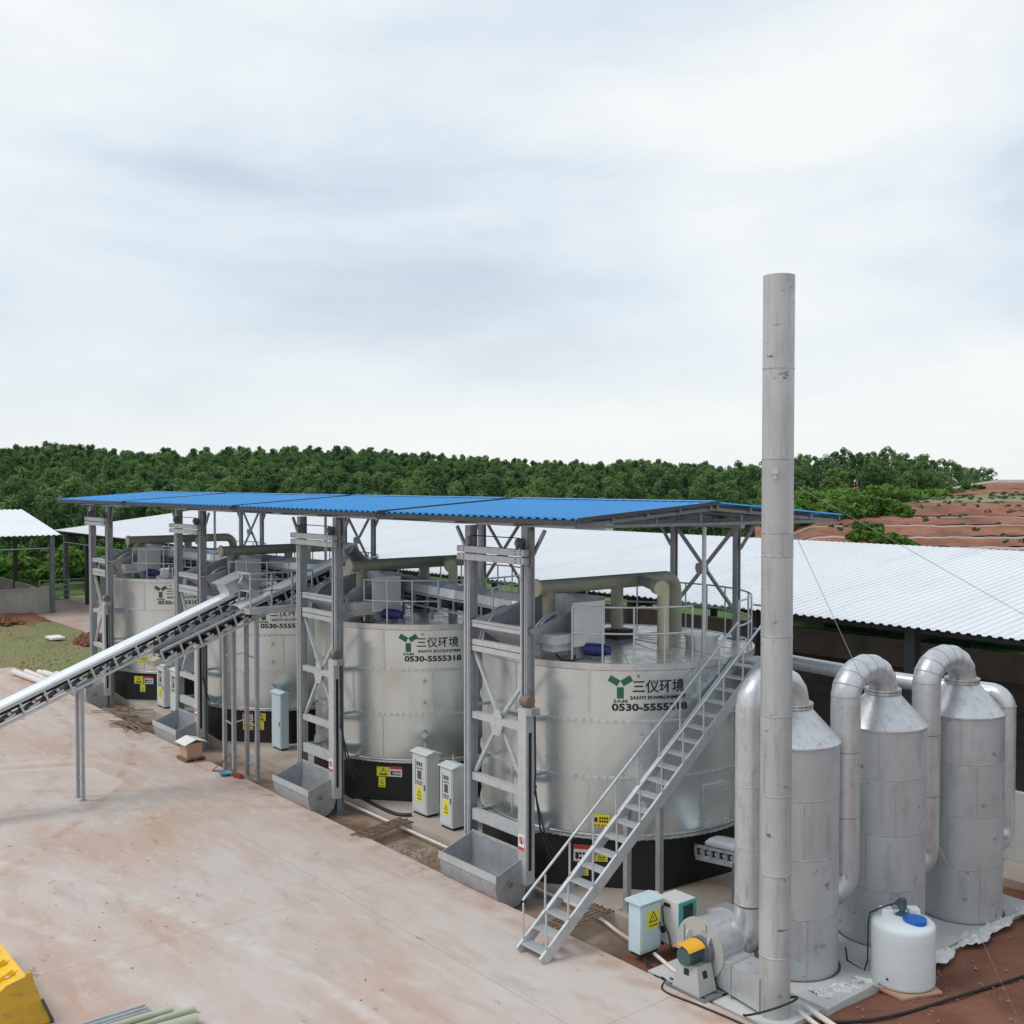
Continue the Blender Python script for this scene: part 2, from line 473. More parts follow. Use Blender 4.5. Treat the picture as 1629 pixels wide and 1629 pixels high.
def leaf_material(name, dark, light, trans=0.36):
    m = bpy.data.materials.new(name)
    m.use_nodes = True
    nt = m.node_tree
    N, L = nt.nodes, nt.links
    b = N["Principled BSDF"]
    b.inputs['Roughness'].default_value = 0.6
    b.inputs['Specular IOR Level'].default_value = 0.25
    at = N.new("ShaderNodeAttribute")
    at.attribute_name = "tint"
    oi = N.new("ShaderNodeObjectInfo")
    ad = N.new("ShaderNodeMath")
    ad.operation = 'MULTIPLY_ADD'
    ad.inputs[1].default_value = 0.62
    L.new(oi.outputs['Random'], ad.inputs[0])
    L.new(at.outputs['Fac'], ad.inputs[2])
    cr = N.new("ShaderNodeValToRGB")
    cr.color_ramp.elements[0].color = (*dark, 1)
    cr.color_ramp.elements[0].position = 0.15
    cr.color_ramp.elements[1].color = (*light, 1)
    cr.color_ramp.elements[1].position = 1.1 if False else 1.0
    L.new(ad.outputs[0], cr.inputs[0])
    L.new(cr.outputs[0], b.inputs['Base Color'])
    tr = N.new("ShaderNodeBsdfTranslucent")
    L.new(cr.outputs[0], tr.inputs[0])
    mx = N.new("ShaderNodeMixShader")
    mx.inputs[0].default_value = trans
    L.new(b.outputs[0], mx.inputs[1])
    L.new(tr.outputs[0], mx.inputs[2])
    L.new(mx.outputs[0], N["Material Output"].inputs[0])
    return m


LEAF = leaf_material("eucalyptus leaves", (0.038, 0.105, 0.045), (0.19, 0.315, 0.095))
LEAF_BUSH = leaf_material("bush leaves", (0.05, 0.13, 0.022), (0.175, 0.32, 0.055))
LEAF_WEED = leaf_material("weed leaves", (0.05, 0.075, 0.025), (0.16, 0.20, 0.085))
LEAF_GRASS = leaf_material("grass blades", (0.16, 0.185, 0.06), (0.24, 0.265, 0.10))
BARK = M("pale bark", (0.22, 0.19, 0.15), 0.85, 0, 0.2, 6)

# ------------------------------------------------------------------ mesh helpers
LOC = {}


def frame(d, up=(0, 0, 1)):
    d = np.asarray(d, float)
    d = d / np.linalg.norm(d)
    u = np.asarray(up, float)
    if abs(d @ u) > 0.98:
        u = np.array([0, 1.0, 0])
    s = np.cross(d, u)
    s /= np.linalg.norm(s)
    u = np.cross(s, d)
    return d, s, u


class MB:
    def __init__(self):
        self.v, self.f, self.s, self.m = [], [], [], []
        self.mi = 0

    def add(self, verts, faces, smooth=False):
        o = len(self.v)
        self.v.extend([tuple(map(float, p)) for p in verts])
        for f in faces:
            self.f.append([i + o for i in f])
            self.s.append(smooth)
            self.m.append(self.mi)
        return self

    def box(self, lo, hi):
        x0, y0, z0 = lo
        x1, y1, z1 = hi
        v = [(x0, y0, z0), (x1, y0, z0), (x1, y1, z0), (x0, y1, z0), (x0, y0, z1), (x1, y0, z1), (x1, y1, z1), (x0, y1, z1)]
        return self.add(v, [(0, 3, 2, 1), (4, 5, 6, 7), (0, 1, 5, 4), (1, 2, 6, 5), (2, 3, 7, 6), (3, 0, 4, 7)])

    def hexa(self, v):
        return self.add(v, [(0, 3, 2, 1), (4, 5, 6, 7), (0, 1, 5, 4), (1, 2, 6, 5), (2, 3, 7, 6), (3, 0, 4, 7)])

    def bar(self, a, b, w, h, up=(0, 0, 1)):
        a, b = np.asarray(a, float), np.asarray(b, float)
        d, s, u = frame(b - a, up)
        s = s * w / 2
        u = u * h / 2
        v = [a - s - u, a + s - u, a + s + u, a - s + u, b - s - u, b + s - u, b + s + u, b - s + u]
        return self.add(v, [(0, 1, 2, 3), (7, 6, 5, 4), (0, 4, 5, 1), (1, 5, 6, 2), (2, 6, 7, 3), (3, 7, 4, 0)])

    def tube(self, pts, r, n=12, cap=True, rs=None):
        pts = [np.asarray(p, float) for p in pts]
        k = len(pts)
        rings = []
        s = u = None
        for i in range(k):
            if i == 0:
                t = pts[1] - pts[0]
            elif i == k - 1:
                t = pts[-1] - pts[-2]
            else:
                a = pts[i] - pts[i - 1]
                b = pts[i + 1] - pts[i]
                t = a / np.linalg.norm(a) + b / np.linalg.norm(b)
            t = t / np.linalg.norm(t)
            if s is None:
                _, s, u = frame(t)
            else:
                s = s - t * (s @ t)
                s /= np.linalg.norm(s)
                u = np.cross(s, t)
            rr = rs[i] if rs else r
            rings.append([pts[i] + rr * (math.cos(2 * math.pi * j / n) * s + math.sin(2 * math.pi * j / n) * u) for j in range(n)])
        v = [p for rg in rings for p in rg]
        f = []
        for i in range(k - 1):
            for j in range(n):
                j2 = (j + 1) % n
                f.append((i * n + j, i * n + j2, (i + 1) * n + j2, (i + 1) * n + j))
        self.add(v, f, True)
        if cap:
            self.add(rings[0], [tuple(reversed(range(n)))])
            self.add(rings[-1], [tuple(range(n))])
        return self

    def lathe(self, prof, c=(0, 0), n=64, a0=0.0, a1=360.0, smooth=True):
        """prof [(r, z)], revolved about the vertical through c; hard edge wherever a point is doubled"""
        full = abs(a1 - a0) >= 359.9
        m = n if full else n + 1
        ang = [R(a0 + (a1 - a0) * j / n) for j in range(m)]
        segs, cur = [], [prof[0]]
        for p in prof[1:]:
            if p == cur[-1]:
                segs.append(cur)
                cur = [p]
            else:
                cur.append(p)
        segs.append(cur)
        for sg in segs:
            if len(sg) < 2:
                continue
            v = [(c[0] + r * math.cos(a), c[1] + r * math.sin(a), z) for r, z in sg for a in ang]
            f = []
            for i in range(len(sg) - 1):
                for j in range(n):
                    j2 = (j + 1) % m
                    f.append((i * m + j, i * m + j2, (i + 1) * m + j2, (i + 1) * m + j))
            self.add(v, f, smooth)
        return self

    def prism(self, poly, axis, lo, hi):
        """closed polygon given in the two other axes, run along axis from lo to hi"""
        def P(p, t):
            return {'x': (t, p[0], p[1]), 'y': (p[0], t, p[1]), 'z': (p[0], p[1], t)}[axis]
        n = len(poly)
        v = [P(p, lo) for p in poly] + [P(p, hi) for p in poly]
        f = [tuple(range(n)), tuple(reversed(range(n, 2 * n)))]
        f += [(i, i + n, (i + 1) % n + n, (i + 1) % n) for i in range(n)]
        return self.add(v, f)

    def disc(self, c, nrm, r, t, n=20):
        c = np.asarray(c, float)
        d = np.asarray(nrm, float)
        d = d / np.linalg.norm(d)
        return self.tube([c, c + d * t], r, n)

    def build(self, name, mat, parent=None, loc=None):
        off = np.array(LOC[parent.name] if parent else (loc if loc is not None else (0, 0, 0)), float)
        me = bpy.data.meshes.new(name)
        me.from_pydata([tuple(np.array(p) - off) for p in self.v], [], self.f)
        me.polygons.foreach_set("use_smooth", self.s)
        mats = mat if isinstance(mat, (list, tuple)) else [mat]
        for m in mats:
            me.materials.append(m)
        if len(mats) > 1:
            me.polygons.foreach_set("material_index", self.m)
        me.update()
        o = bpy.data.objects.new(name, me)
        COL.objects.link(o)
        if parent:
            o.parent = parent
        else:
            o.location = off
        LOC[o.name] = off
        return o


def tag(o, label, cat, group=None, kind=None):
    o["label"] = label
    o["category"] = cat
    if group:
        o["group"] = group
    if kind:
        o["kind"] = kind
    return o


def thing(name, label, cat, loc, group=None):
    o = bpy.data.objects.new(name, None)
    COL.objects.link(o)
    o.empty_display_size = 0.2
    o.location = loc
    LOC[o.name] = np.array(loc, float)
    return tag(o, label, cat, group)


def struct(o):
    o["kind"] = "structure"
    return o


def copy_tree(o, parent=None):
    c = o.copy()
    COL.objects.link(c)
    if parent:
        c.parent = parent
    LOC[c.name] = LOC[o.name]
    for ch in list(o.children):
        copy_tree(ch, c)
    return c


def bevel(o, w=0.01, seg=2):
    b = o.modifiers.new("edge", 'BEVEL')
    b.width = w
    b.segments = seg
    b.limit_method = 'ANGLE'
    b.angle_limit = R(40)
    return o


_text_cache = {}


def text_geo(body, bold=0.0):
    """outline of a line of writing, scaled to a unit box: vertices 0..w (aspect kept), height 1"""
    key = (body, bold)
    if key in _text_cache:
        return _text_cache[key]
    cu = bpy.data.curves.new("writing", 'FONT')
    cu.body = body
    cu.size = 1.0
    cu.offset = bold
    cu.resolution_u = 3
    ob = bpy.data.objects.new("writing", cu)
    COL.objects.link(ob)
    dg = bpy.context.evaluated_depsgraph_get()
    me = ob.evaluated_get(dg).to_mesh()
    v = np.array([p.co[:2] for p in me.vertices]) if len(me.vertices) else np.zeros((0, 2))
    f = [tuple(p.vertices) for p in me.polygons]
    ob.evaluated_get(dg).to_mesh_clear()
    bpy.data.objects.remove(ob)
    bpy.data.curves.remove(cu)
    v = v - v.min(0)
    v = v / max(v.max(0))
    _text_cache[key] = (v / v.max(0), f)
    return _text_cache[key]


def text_flat(mb, body, origin, ux, uz, w, h, bold=0.0):
    v, f = text_geo(body, bold)
    o, ux, uz = (np.asarray(a, float) for a in (origin, ux, uz))
    mb.add([o + ux * (p[0] * w) + uz * (p[1] * h) for p in v], f)


def text_round(mb, body, c, rad, a0, a1, z0, z1, bold=0.0):
    v, f = text_geo(body, bold)
    mb.add([(c[0] + rad * math.cos(R(a0 + (a1 - a0) * p[0])), c[1] + rad * math.sin(R(a0 + (a1 - a0) * p[0])), z0 + (z1 - z0) * p[1]) for p in v], f)


def cf(d, l):
    """ground point d metres ahead of the viewpoint and l metres to its side"""
    return CAMP[0] - d * math.sin(YAW) + l * math.cos(YAW), CAMP[1] + d * math.cos(YAW) + l * math.sin(YAW)


def sstep(a, b, x):
    t = np.clip((x - a) / (b - a), 0, 1)
    return t * t * (3 - 2 * t)

# ================================================================== SETTING: ground, yard, terrain
def slab(name, x0, x1, y0, y1, z, mat, th=0.3):
    return struct(MB().box((x0, y0, z - th), (x1, y1, z)).build(name, mat))


g = MB()
g.add([(-3000, -3000, -0.36), (3000, -3000, -0.36), (3000, 3000, -0.36), (-3000, 3000, -0.36)], [(0, 1, 2, 3)])
struct(g.build("ground", SOIL))
slab("yard", -33.0, 30.0, -45.0, -4.2, 0.0, YARD, 0.3)
slab("channel_floor", -25.6, 4.1, -4.2, -2.87, -0.24, CHANNEL, 0.05)
slab("tank_pad", -25.6, 6.2, -2.87, 5.4, 0.0, PAD, 0.3)
slab("scrubber_slab", 5.3, 7.62, -3.0, 3.6, 0.03, CEMENT_PALE, 0.3)
slab("side_strip", 6.2, 12.0, 4.4, 5.5, 0.06, PAD, 0.3)
slab("fan_slab", 4.9, 7.5, -4.1, -3.0, -0.02, CEMENT_PALE, 0.2)
slab("pavement", -60.0, -25.6, 1.9, 6.0, -0.02, FLOORPATH, 0.2)
slab("shed_floor", -61.5, 30.0, 6.0, 26.6, 0.0, BRUSH_FLOOR, 0.2)
slab("small_shed_floor", -69.0, -52.9, -30.0, 3.6, 0.0, BRUSH_FLOOR, 0.2)


def sheet(name, x0, x1, y0, y1, nx, ny, hf, mat):
    xs, ys = np.linspace(x0, x1, nx), np.linspace(y0, y1, ny)
    mb = MB()
    v = [(x, y, hf(x, y)) for y in ys for x in xs]
    f = [(j * nx + i, j * nx + i + 1, (j + 1) * nx + i + 1, (j + 1) * nx + i) for j in range(ny - 1) for i in range(nx - 1)]
    mb.add(v, f, True)
    return struct(mb.build(name, mat))


def bumpy(x, y, k=1.0):
    return k * (math.sin(x * 1.7 + y * 0.6) * math.sin(y * 1.3 - x * 0.4) + 0.5 * math.sin(x * 4.1 + 2 * y) * math.sin(3.3 * y))


sheet("lawn", -51.0, -25.7, -14.0, 1.85, 60, 40, lambda x, y: -0.05 + 0.03 * bumpy(x, y), LAWN)
sheet("soil_strip", -52.6, -47.5, -14, 1.85, 24, 60, lambda x, y: 0.02 + 0.05 * bumpy(2 * x, 2 * y) - 0.04 * (x + 50), SOIL)
sheet("soil_ground", 4.15, 20.0, -4.15, 4.4, 70, 50, lambda x, y: -0.09 + 0.025 * bumpy(2 * x, 2 * y) - (0.0 if x > 7 else 0.03), SOIL)
sheet("grass_bank", -75, 40, 26.7, 46, 60, 20, lambda x, y: 0.1 + 0.07 * (y - 27) + 0.08 * bumpy(.4 * x, .4 * y), BANK)
sheet("grass_strip", -110, -60.2, -30, 26, 30, 30, lambda x, y: -0.03 + 0.05 * bumpy(.4 * x, .4 * y), BANK)


# --- wooded hill (terrain under the forest), laid out around the viewpoint
def ridge(t):
    """ground height of the ridge for a bearing t = lateral / depth"""
    return np.interp(t, [-0.60, -0.47, -0.42, -0.36, -0.28, -0.16, -0.07, -0.02, 0.05, 0.14, 0.2, 0.235, 0.30],
                     [8.2, 8.0, 9.0, 7.4, 7.6, 8.1, 6.5, 5.6, 4.7, 4.8, 3.9, 3.1, 2.5])


def hill_h(d, l):
    t = l / d
    d0 = np.interp(t, [-0.6, -0.3, 0.0, 0.3], [82, 84, 86, 88])
    return -0.1 + (ridge(t) + 0.1) * sstep(d0, 262, d) ** 0.9 - 0.02 * np.clip(d - 262, 0, 400)


def polar(name, ds, ts, hf, mat):
    mb = MB()
    v = []
    for d in ds:
        for t in ts:
            x, y = cf(d, d * t)
            v.append((x, y, float(hf(d, d * t))))
    n = len(ts)
    f = [(j * n + i, j * n + i + 1, (j + 1) * n + i + 1, (j + 1) * n + i) for j in range(len(ds) - 1) for i in range(n - 1)]
    mb.add(v, f, True)
    return struct(mb.build(name, mat))


polar("hill", np.linspace(76, 380, 60), np.linspace(-0.75, 0.42, 60), lambda d, l: hill_h(d, l) + 0.12 * bumpy(.2 * d, .2 * l), HILL)

# --- terraced red hillside beyond the long shed: (distance, height) of the lip of each terrace
TER = [(56, 4.62), (62, 4.87), (69, 5.27), (77, 5.58), (90, 6.36), (104, 7.0), (118, 7.36), (134, 8.02)]
LIPS = []


def ter_drop(d, t):
    return max(0.0, (d - 92) / 42) * float(np.interp(t, [.225, .30, .36, .41, .45], [3.4, 2.8, 1.9, .7, 0]))


def wob(t, k):
    return 0.5 * math.sin(t * 31 + k * 2.1) + 0.35 * math.sin(t * 83 + k * 5.3) + 0.2 * math.sin(t * 197 + k)


def terraces():
    mb = MB()
    ts = np.linspace(0.225, 0.80, 230)
    n = len(ts)

    def pt(d, z, t, k, wz):
        fall = float(sstep(0.225, 0.285, t))
        zz = -0.3 + (z + 0.3) * (0.72 + 0.28 * fall) + wz - ter_drop(d, t)
        dd = d + .7 * wob(t * .3, k * .3) + .12 * wob(t, k)
        x, y = cf(dd, dd * t)
        return x, y, zz
    for k, (d, z) in enumerate(TER):
        wk = 2.6 if k < 4 else 3.4
        zprev = TER[k - 1][1] if k else 2.0
        dprev = TER[k - 1][0] + wk if k else 48
        rows = []
        S = (0, .15, .3, .45, .6, .75, .9, 1.0)
        for si, q in enumerate(S):
            r_ = []
            for t in ts:
                gully = .16 * math.sin(math.pi * q) * (abs(math.sin(t * 140 + k * 3 + .6 * math.sin(t * 37))) - .5)
                r_.append(pt(dprev + (d - dprev) * q, zprev + (z - zprev) * q ** 1.25, t, k, gully + .05 * wob(t * 2, k + q * 3)))
            rows.append(r_)
        v = [p for r in rows for p in r]
        mb.mi = 2 if k == 5 else 0
        mb.add(v, [(j * n + i, j * n + i + 1, (j + 1) * n + i + 1, (j + 1) * n + i) for j in range(len(S) - 1) for i in range(n - 1)], True)
        r2 = [pt(d + wk, z - .03, t, k, .04 * wob(t * 2, k + 9)) for t in ts]
        mb.mi = 2 if k in (4, 5) else 1
        mb.add(rows[-1] + r2, [(i, i + 1, n + i + 1, n + i) for i in range(n - 1)], True)
        LIPS.append((rows, r2))
    d, z = TER[-1]
    rr = [[pt(d + a, z + b, t, 7, .1 * wob(t, 3)) for t in ts] for a, b in ((3.0, -.03), (9, .35), (30, .45), (60, .3), (200, -6))]
    mb.mi = 1
    mb.add([p for r in rr for p in r], [(j * n + i, j * n + i + 1, (j + 1) * n + i + 1, (j + 1) * n + i) for j in range(4) for i in range(n - 1)], True)
    return struct(mb.build("terraced_hillside", [REDBANK, TREAD, WEEDS]))


terraces()


# ================================================================== SHEDS
def corrugated(mb, x0, x1, y0, z0, y1, z1, pitch=0.33, h=0.045, axis='x', th=0.012):
    """ribbed sheet: ribs run from (y0, z0) to (y1, z1), repeated along the axis"""
    n = int(round((x1 - x0) / pitch))
    px = []
    for i in range(n):
        a = x0 + (x1 - x0) * i / n
        w = (x1 - x0) / n
        px += [(a, 0), (a + w * .30, 0), (a + w * .42, h), (a + w * .76, h), (a + w * .88, 0)]
    px.append((x1, 0))

    def P(x, y, z):
        return (x, y, z) if axis == 'x' else (y, x, z)
    k = len(px)
    v = [P(x, y0, z0 + dz) for x, dz in px] + [P(x, y1, z1 + dz) for x, dz in px]
    v += [P(x, y0, z0 + dz - th) for x, dz in px] + [P(x, y1, z1 + dz - th) for x, dz in px]
    f = []
    for i in range(k - 1):
        f.append((i, i + 1, k + i + 1, k + i))
        f.append((2 * k + i, 3 * k + i, 3 * k + i + 1, 2 * k + i + 1))
        f.append((i, 2 * k + i, 2 * k + i + 1, i + 1))
        f.append((k + i, k + i + 1, 3 * k + i + 1, 3 * k + i))
    mb.add(v, f)
    return mb


def long_shed():
    x0, x1 = -61.8, 28.0
    t = thing("open_shed", "long open shed with a white ribbed roof and low walls behind the tanks", "shed", (-61, 6.2, 0))
    corrugated(MB(), x0, x1, 5.85, 4.70, 16.0, 5.93, .24, .035).build("roof", WHITE_ROOF, t)
    corrugated(MB(), x0, x1, 26.4, 4.66, 16.0, 5.925, .24, .035).build("roof", WHITE_ROOF, t)
    k = 0
    x = -60.3
    while x < 27:
        MB().box((x - .13, 6.07, 0), (x + .13, 6.33, 4.66)).build("column", COLUMN if k == 0 else DARK_STEEL, t)
        MB().box((x - .13, 25.9, 0), (x + .13, 26.16, 4.6)).build("column", DARK_STEEL, t)
        b = MB()
        b.bar((x, 6.2, 4.55), (x, 16, 5.72), .12, .24)
        b.bar((x, 26, 4.5), (x, 16, 5.72), .12, .24)
        b.bar((x, 6.4, 4.4), (x, 25.9, 4.4), .08, .12)
        b.build("rafter", DARK_STEEL, t)
        x += 4.56
        k += 1
    b = MB()
    for y, z in ((6.2, 4.56), (8.5, 4.86), (11, 5.16), (13.5, 5.46), (15.7, 5.72), (18.5, 5.46), (21, 5.16), (23.5, 4.86), (25.95, 4.52)):
        b.box((x0 + .4, y - .05, z - .02), (x1, y + .05, z + .07))
    b.build("purlin", DARK_STEEL, t)
    w = MB()
    w.box((-60.1, 25.75, 0), (x1, 25.9, 1.15))
    w.box((-60.38, 13, 0), (-60.22, 25.7, 1.3))
    w.build("low_wall", CEMENT_DARK, t)
    MB().box((-60.1, 25.68, 1.15), (x1, 25.95, 1.19)).build("wall_coping", CEMENT_PALE, t)
    MB().box((-59.95, 8.4, 0), (-55.2, 8.6, 1.45)).build("low_wall", CEMENT, t)
    w = MB()
    for z in (1.5, 1.8, 2.1):
        w.bar((x0 + 1, 25.97, z), (x1, 25.97, z), .03, .03)
    w.build("rail", COLUMN, t)
    w = MB()
    for z in (3.95,):
        w.bar((-60.2, 6.06, z), (-46, 6.06, z - .02), .04, .05)
    w.build("rail", GALV, t)
    p = MB()
    p.box((5.2, 5.52, 0), (x1, 5.68, 1.52))
    p.build("low_wall", CEMENT_PALE, t)
    return t


long_shed()


def net(name, a, b, z0, z1, label):
    """knotted screen of real strands with sagging top edge"""
    mb = MB()
    a, b = np.array([*a, 0.0]), np.array([*b, 0.0])
    L_ = np.linalg.norm(b - a)
    n = int(L_ / 0.5)
    nrm = np.array([-(b - a)[1], (b - a)[0], 0]) / L_
    top, bot = [], []
    for i in range(n + 1):
        p = a + (b - a) * i / n
        w = 0.12 * math.sin(i * 1.1) + 0.05 * math.sin(i * 2.7)
        top.append(p + nrm * w + np.array([0, 0, z1 - 0.12 * abs(math.sin(i * .33))]))
        bot.append(p + nrm * (w * .4) + np.array([0, 0, z0]))
    o = len(top)
    mb.add(top + bot, [(i, i + 1, o + i + 1, o + i) for i in range(n)], True)
    mb.tube(top, 0.012, 5)
    ob = mb.build(name, NETTING, None, a)
    return tag(ob, label, "netting")


net("shade_net", (-13.0, 26.6), (30.0, 26.6), 1.2, 4.3, "dark green shade netting hung along the far side of the long white shed")
net("shade_net", (-75.0, 8.0), (-75.0, 30.0), 0.3, 1.9, "bright green shade netting beyond the end wall of the long white shed")
net("shade_net", (-75.5, -22.0), (-75.5, 7.2), 0.3, 1.9, "green shade netting behind the small white roofed shed")


def small_shed():
    t = thing("open_shed", "small open shed with white ribbed gable roof over a grey cement wall beside the lawn", "shed", (-52.7, 3, 0))
    corrugated(MB(), -30.0, 3.6, -52.35, 4.80, -61.0, 6.2, axis='y').build("roof", WHITE_ROOF, t)
    corrugated(MB(), -30.0, 3.6, -69.6, 4.78, -61.0, 6.195, axis='y').build("roof", WHITE_ROOF, t)
    for y in (3.1, -1.9, -6.9, -11.9, -16.9):
        MB().box((-52.82, y - .13, 0), (-52.56, y + .13, 4.75)).build("column", COLUMN if y > 3 else DARK_STEEL, t)
        MB().box((-61.1, y - .13, 0), (-60.85, y + .13, 5.9)).build("column", DARK_STEEL, t)
        MB().box((-68.8, y - .13, 0), (-68.55, y + .13, 4.75)).build("column", DARK_STEEL, t)
        r = MB()
        r.bar((-52.7, y, 4.66), (-61, y, 6.02), .12, .22)
        r.bar((-68.7, y, 4.66), (-61, y, 6.02), .12, .22)
        r.build("rafter", DARK_STEEL, t)
    MB().box((-52.95, -30, 0), (-52.83, 2.96, 1.5)).build("low_wall", CEMENT, t)
    MB().box((-68.5, 3.0, 0), (-57.5, 3.15, 1.35)).build("low_wall", CEMENT_DARK, t)
    MB().box((-68.9, -30, 0), (-68.75, 2.96, 1.35)).build("low_wall", CEMENT, t)
    r = MB()
    r.bar((-52.7, -30, 4.0), (-52.7, 3.1, 4.0), .05, .06)
    r.bar((-52.72, -30, 1.56), (-52.72, 3.1, 1.56), .03, .05)
    r.build("rail", GALV, t)
    return t


small_shed()
gp = MB()
for z in (0.4, 0.75, 1.1, 1.45):
    gp.tube([(-59.0, 4.1, z), (-59.0, 7.9, z)], 0.035, 6)
for y in (4.1, 6.0, 7.9):
    gp.tube([(-59.0, y, 0), (-59.0, y, 1.5)], 0.04, 6)
tag(gp.build("pipe_gate", GALV, None, (-59, 6, 0)), "galvanised pipe gate standing in the gap between the two white sheds", "gate")

# ================================================================== FERMENTATION TANKS
TANKS = [(0.0, 0.0), (-7.52, 0.0), (-15.5, 0.0), (-23.85, 0.0)]
ZT, ZB, RT = 4.49, 1.03, 3.0
TANK_LABEL = ["stainless fermentation tank beside the staircase, with environment lettering and an access door",
              "stainless fermentation tank next along from the one with the staircase, behind two control cabinets",
              "stainless fermentation tank behind the tall narrow work platform",
              "stainless fermentation tank at the far end of the row, behind the long conveyor"]


def sign_on_base(parent, c, ang, z0, z1, w, mat, head=None, kind="tri"):
    """flat sign fixed to the black skirt: plate, header band and marks as one part"""
    rr = 2.885 / max(0.93, math.cos(R(((ang + 27 + 22.5) % 45) - 22.5)) if False else 1.0)
    a = R(ang)
    # skirt is an octagon with a corner at -27 degrees: find its face
    k = math.floor((ang + 27) / 45)
    mid = R(-27 + 45 * k + 22.5)
    ap = 3.05 * math.cos(R(22.5))
    n = np.array([math.cos(mid), math.sin(mid), 0])
    tx = np.array([-math.sin(mid), math.cos(mid), 0])
    off = ap * math.tan(a - mid)
    o = np.array([c[0], c[1], 0]) + n * (ap + 0.006) + tx * (off - w / 2)
    return plate_sign(parent, o, tx, n, z0, z1, w, mat, head, kind)


def plate_sign(parent, o, tx, n, z0, z1, w, mat, head=None, kind="tri"):
    up = np.array([0, 0, 1.0])
    h = z1 - z0
    m = MB()

    def q(x0, y0, x1, y1, d, mi):
        m.mi = mi
        b = o + n * d
        m.add([b + tx * x0 * w + up * (z0 + y0 * h), b + tx * x1 * w + up * (z0 + y0 * h),
               b + tx * x1 * w + up * (z0 + y1 * h), b + tx * x0 * w + up * (z0 + y1 * h)], [(0, 1, 2, 3)])
    m.mi = 0
    a = o
    P = [a + up * z0, a + tx * w + up * z0, a + tx * w + up * z1, a + up * z1]
    m.hexa([p for p in P] + [p + n * .006 for p in P])
    if head is not None:
        q(0, .74, 1, 1, .0085, 1)
    if kind == "tri":
        cx, cy, s = .5, .55 if head is None else .45, .26
        asp = w / h

        def tri(k, d, mi):
            m.mi = mi
            b = o + n * d
            pts = [(cx - s * k, cy - s * k * asp * .9), (cx + s * k, cy - s * k * asp * .9), (cx, cy + s * k * asp * .95)]
            m.add([b + tx * x * w + up * (z0 + y * h) for x, y in pts], [(0, 1, 2)])
        tri(1.15, .009, 2)
        tri(.80, .0115, 0)
        q(.475, cy - .06, .525, cy + .10 * asp, .014, 2)
        for i in range(4):
            q(.2 + i * .16, .10, .31 + i * .16, .20, .009, 2)
    elif kind == "text":
        for r_ in range(2):
            for i in range(5):
                q(.10 + i * .165, .40 - r_ * .27, .22 + i * .165, .55 - r_ * .27, .009, 2)
        q(.08, .18, .24, .55, .0105, 2)
    elif kind == "redrow":
        for i in range(4):
            q(.40 + i * .14, .62, .50 + i * .14, .80, .009, 2)
            q(.40 + i * .14, .36, .50 + i * .14, .54, .009, 2)
            q(.06 + i * .23, .05, .22 + i * .23, .22, .009, 1)
        q(.08, .40, .30, .75, .009, 2)
    m.mi = 0
    return m.build("warning_sign", [mat, SIGN_RED, INK], parent)


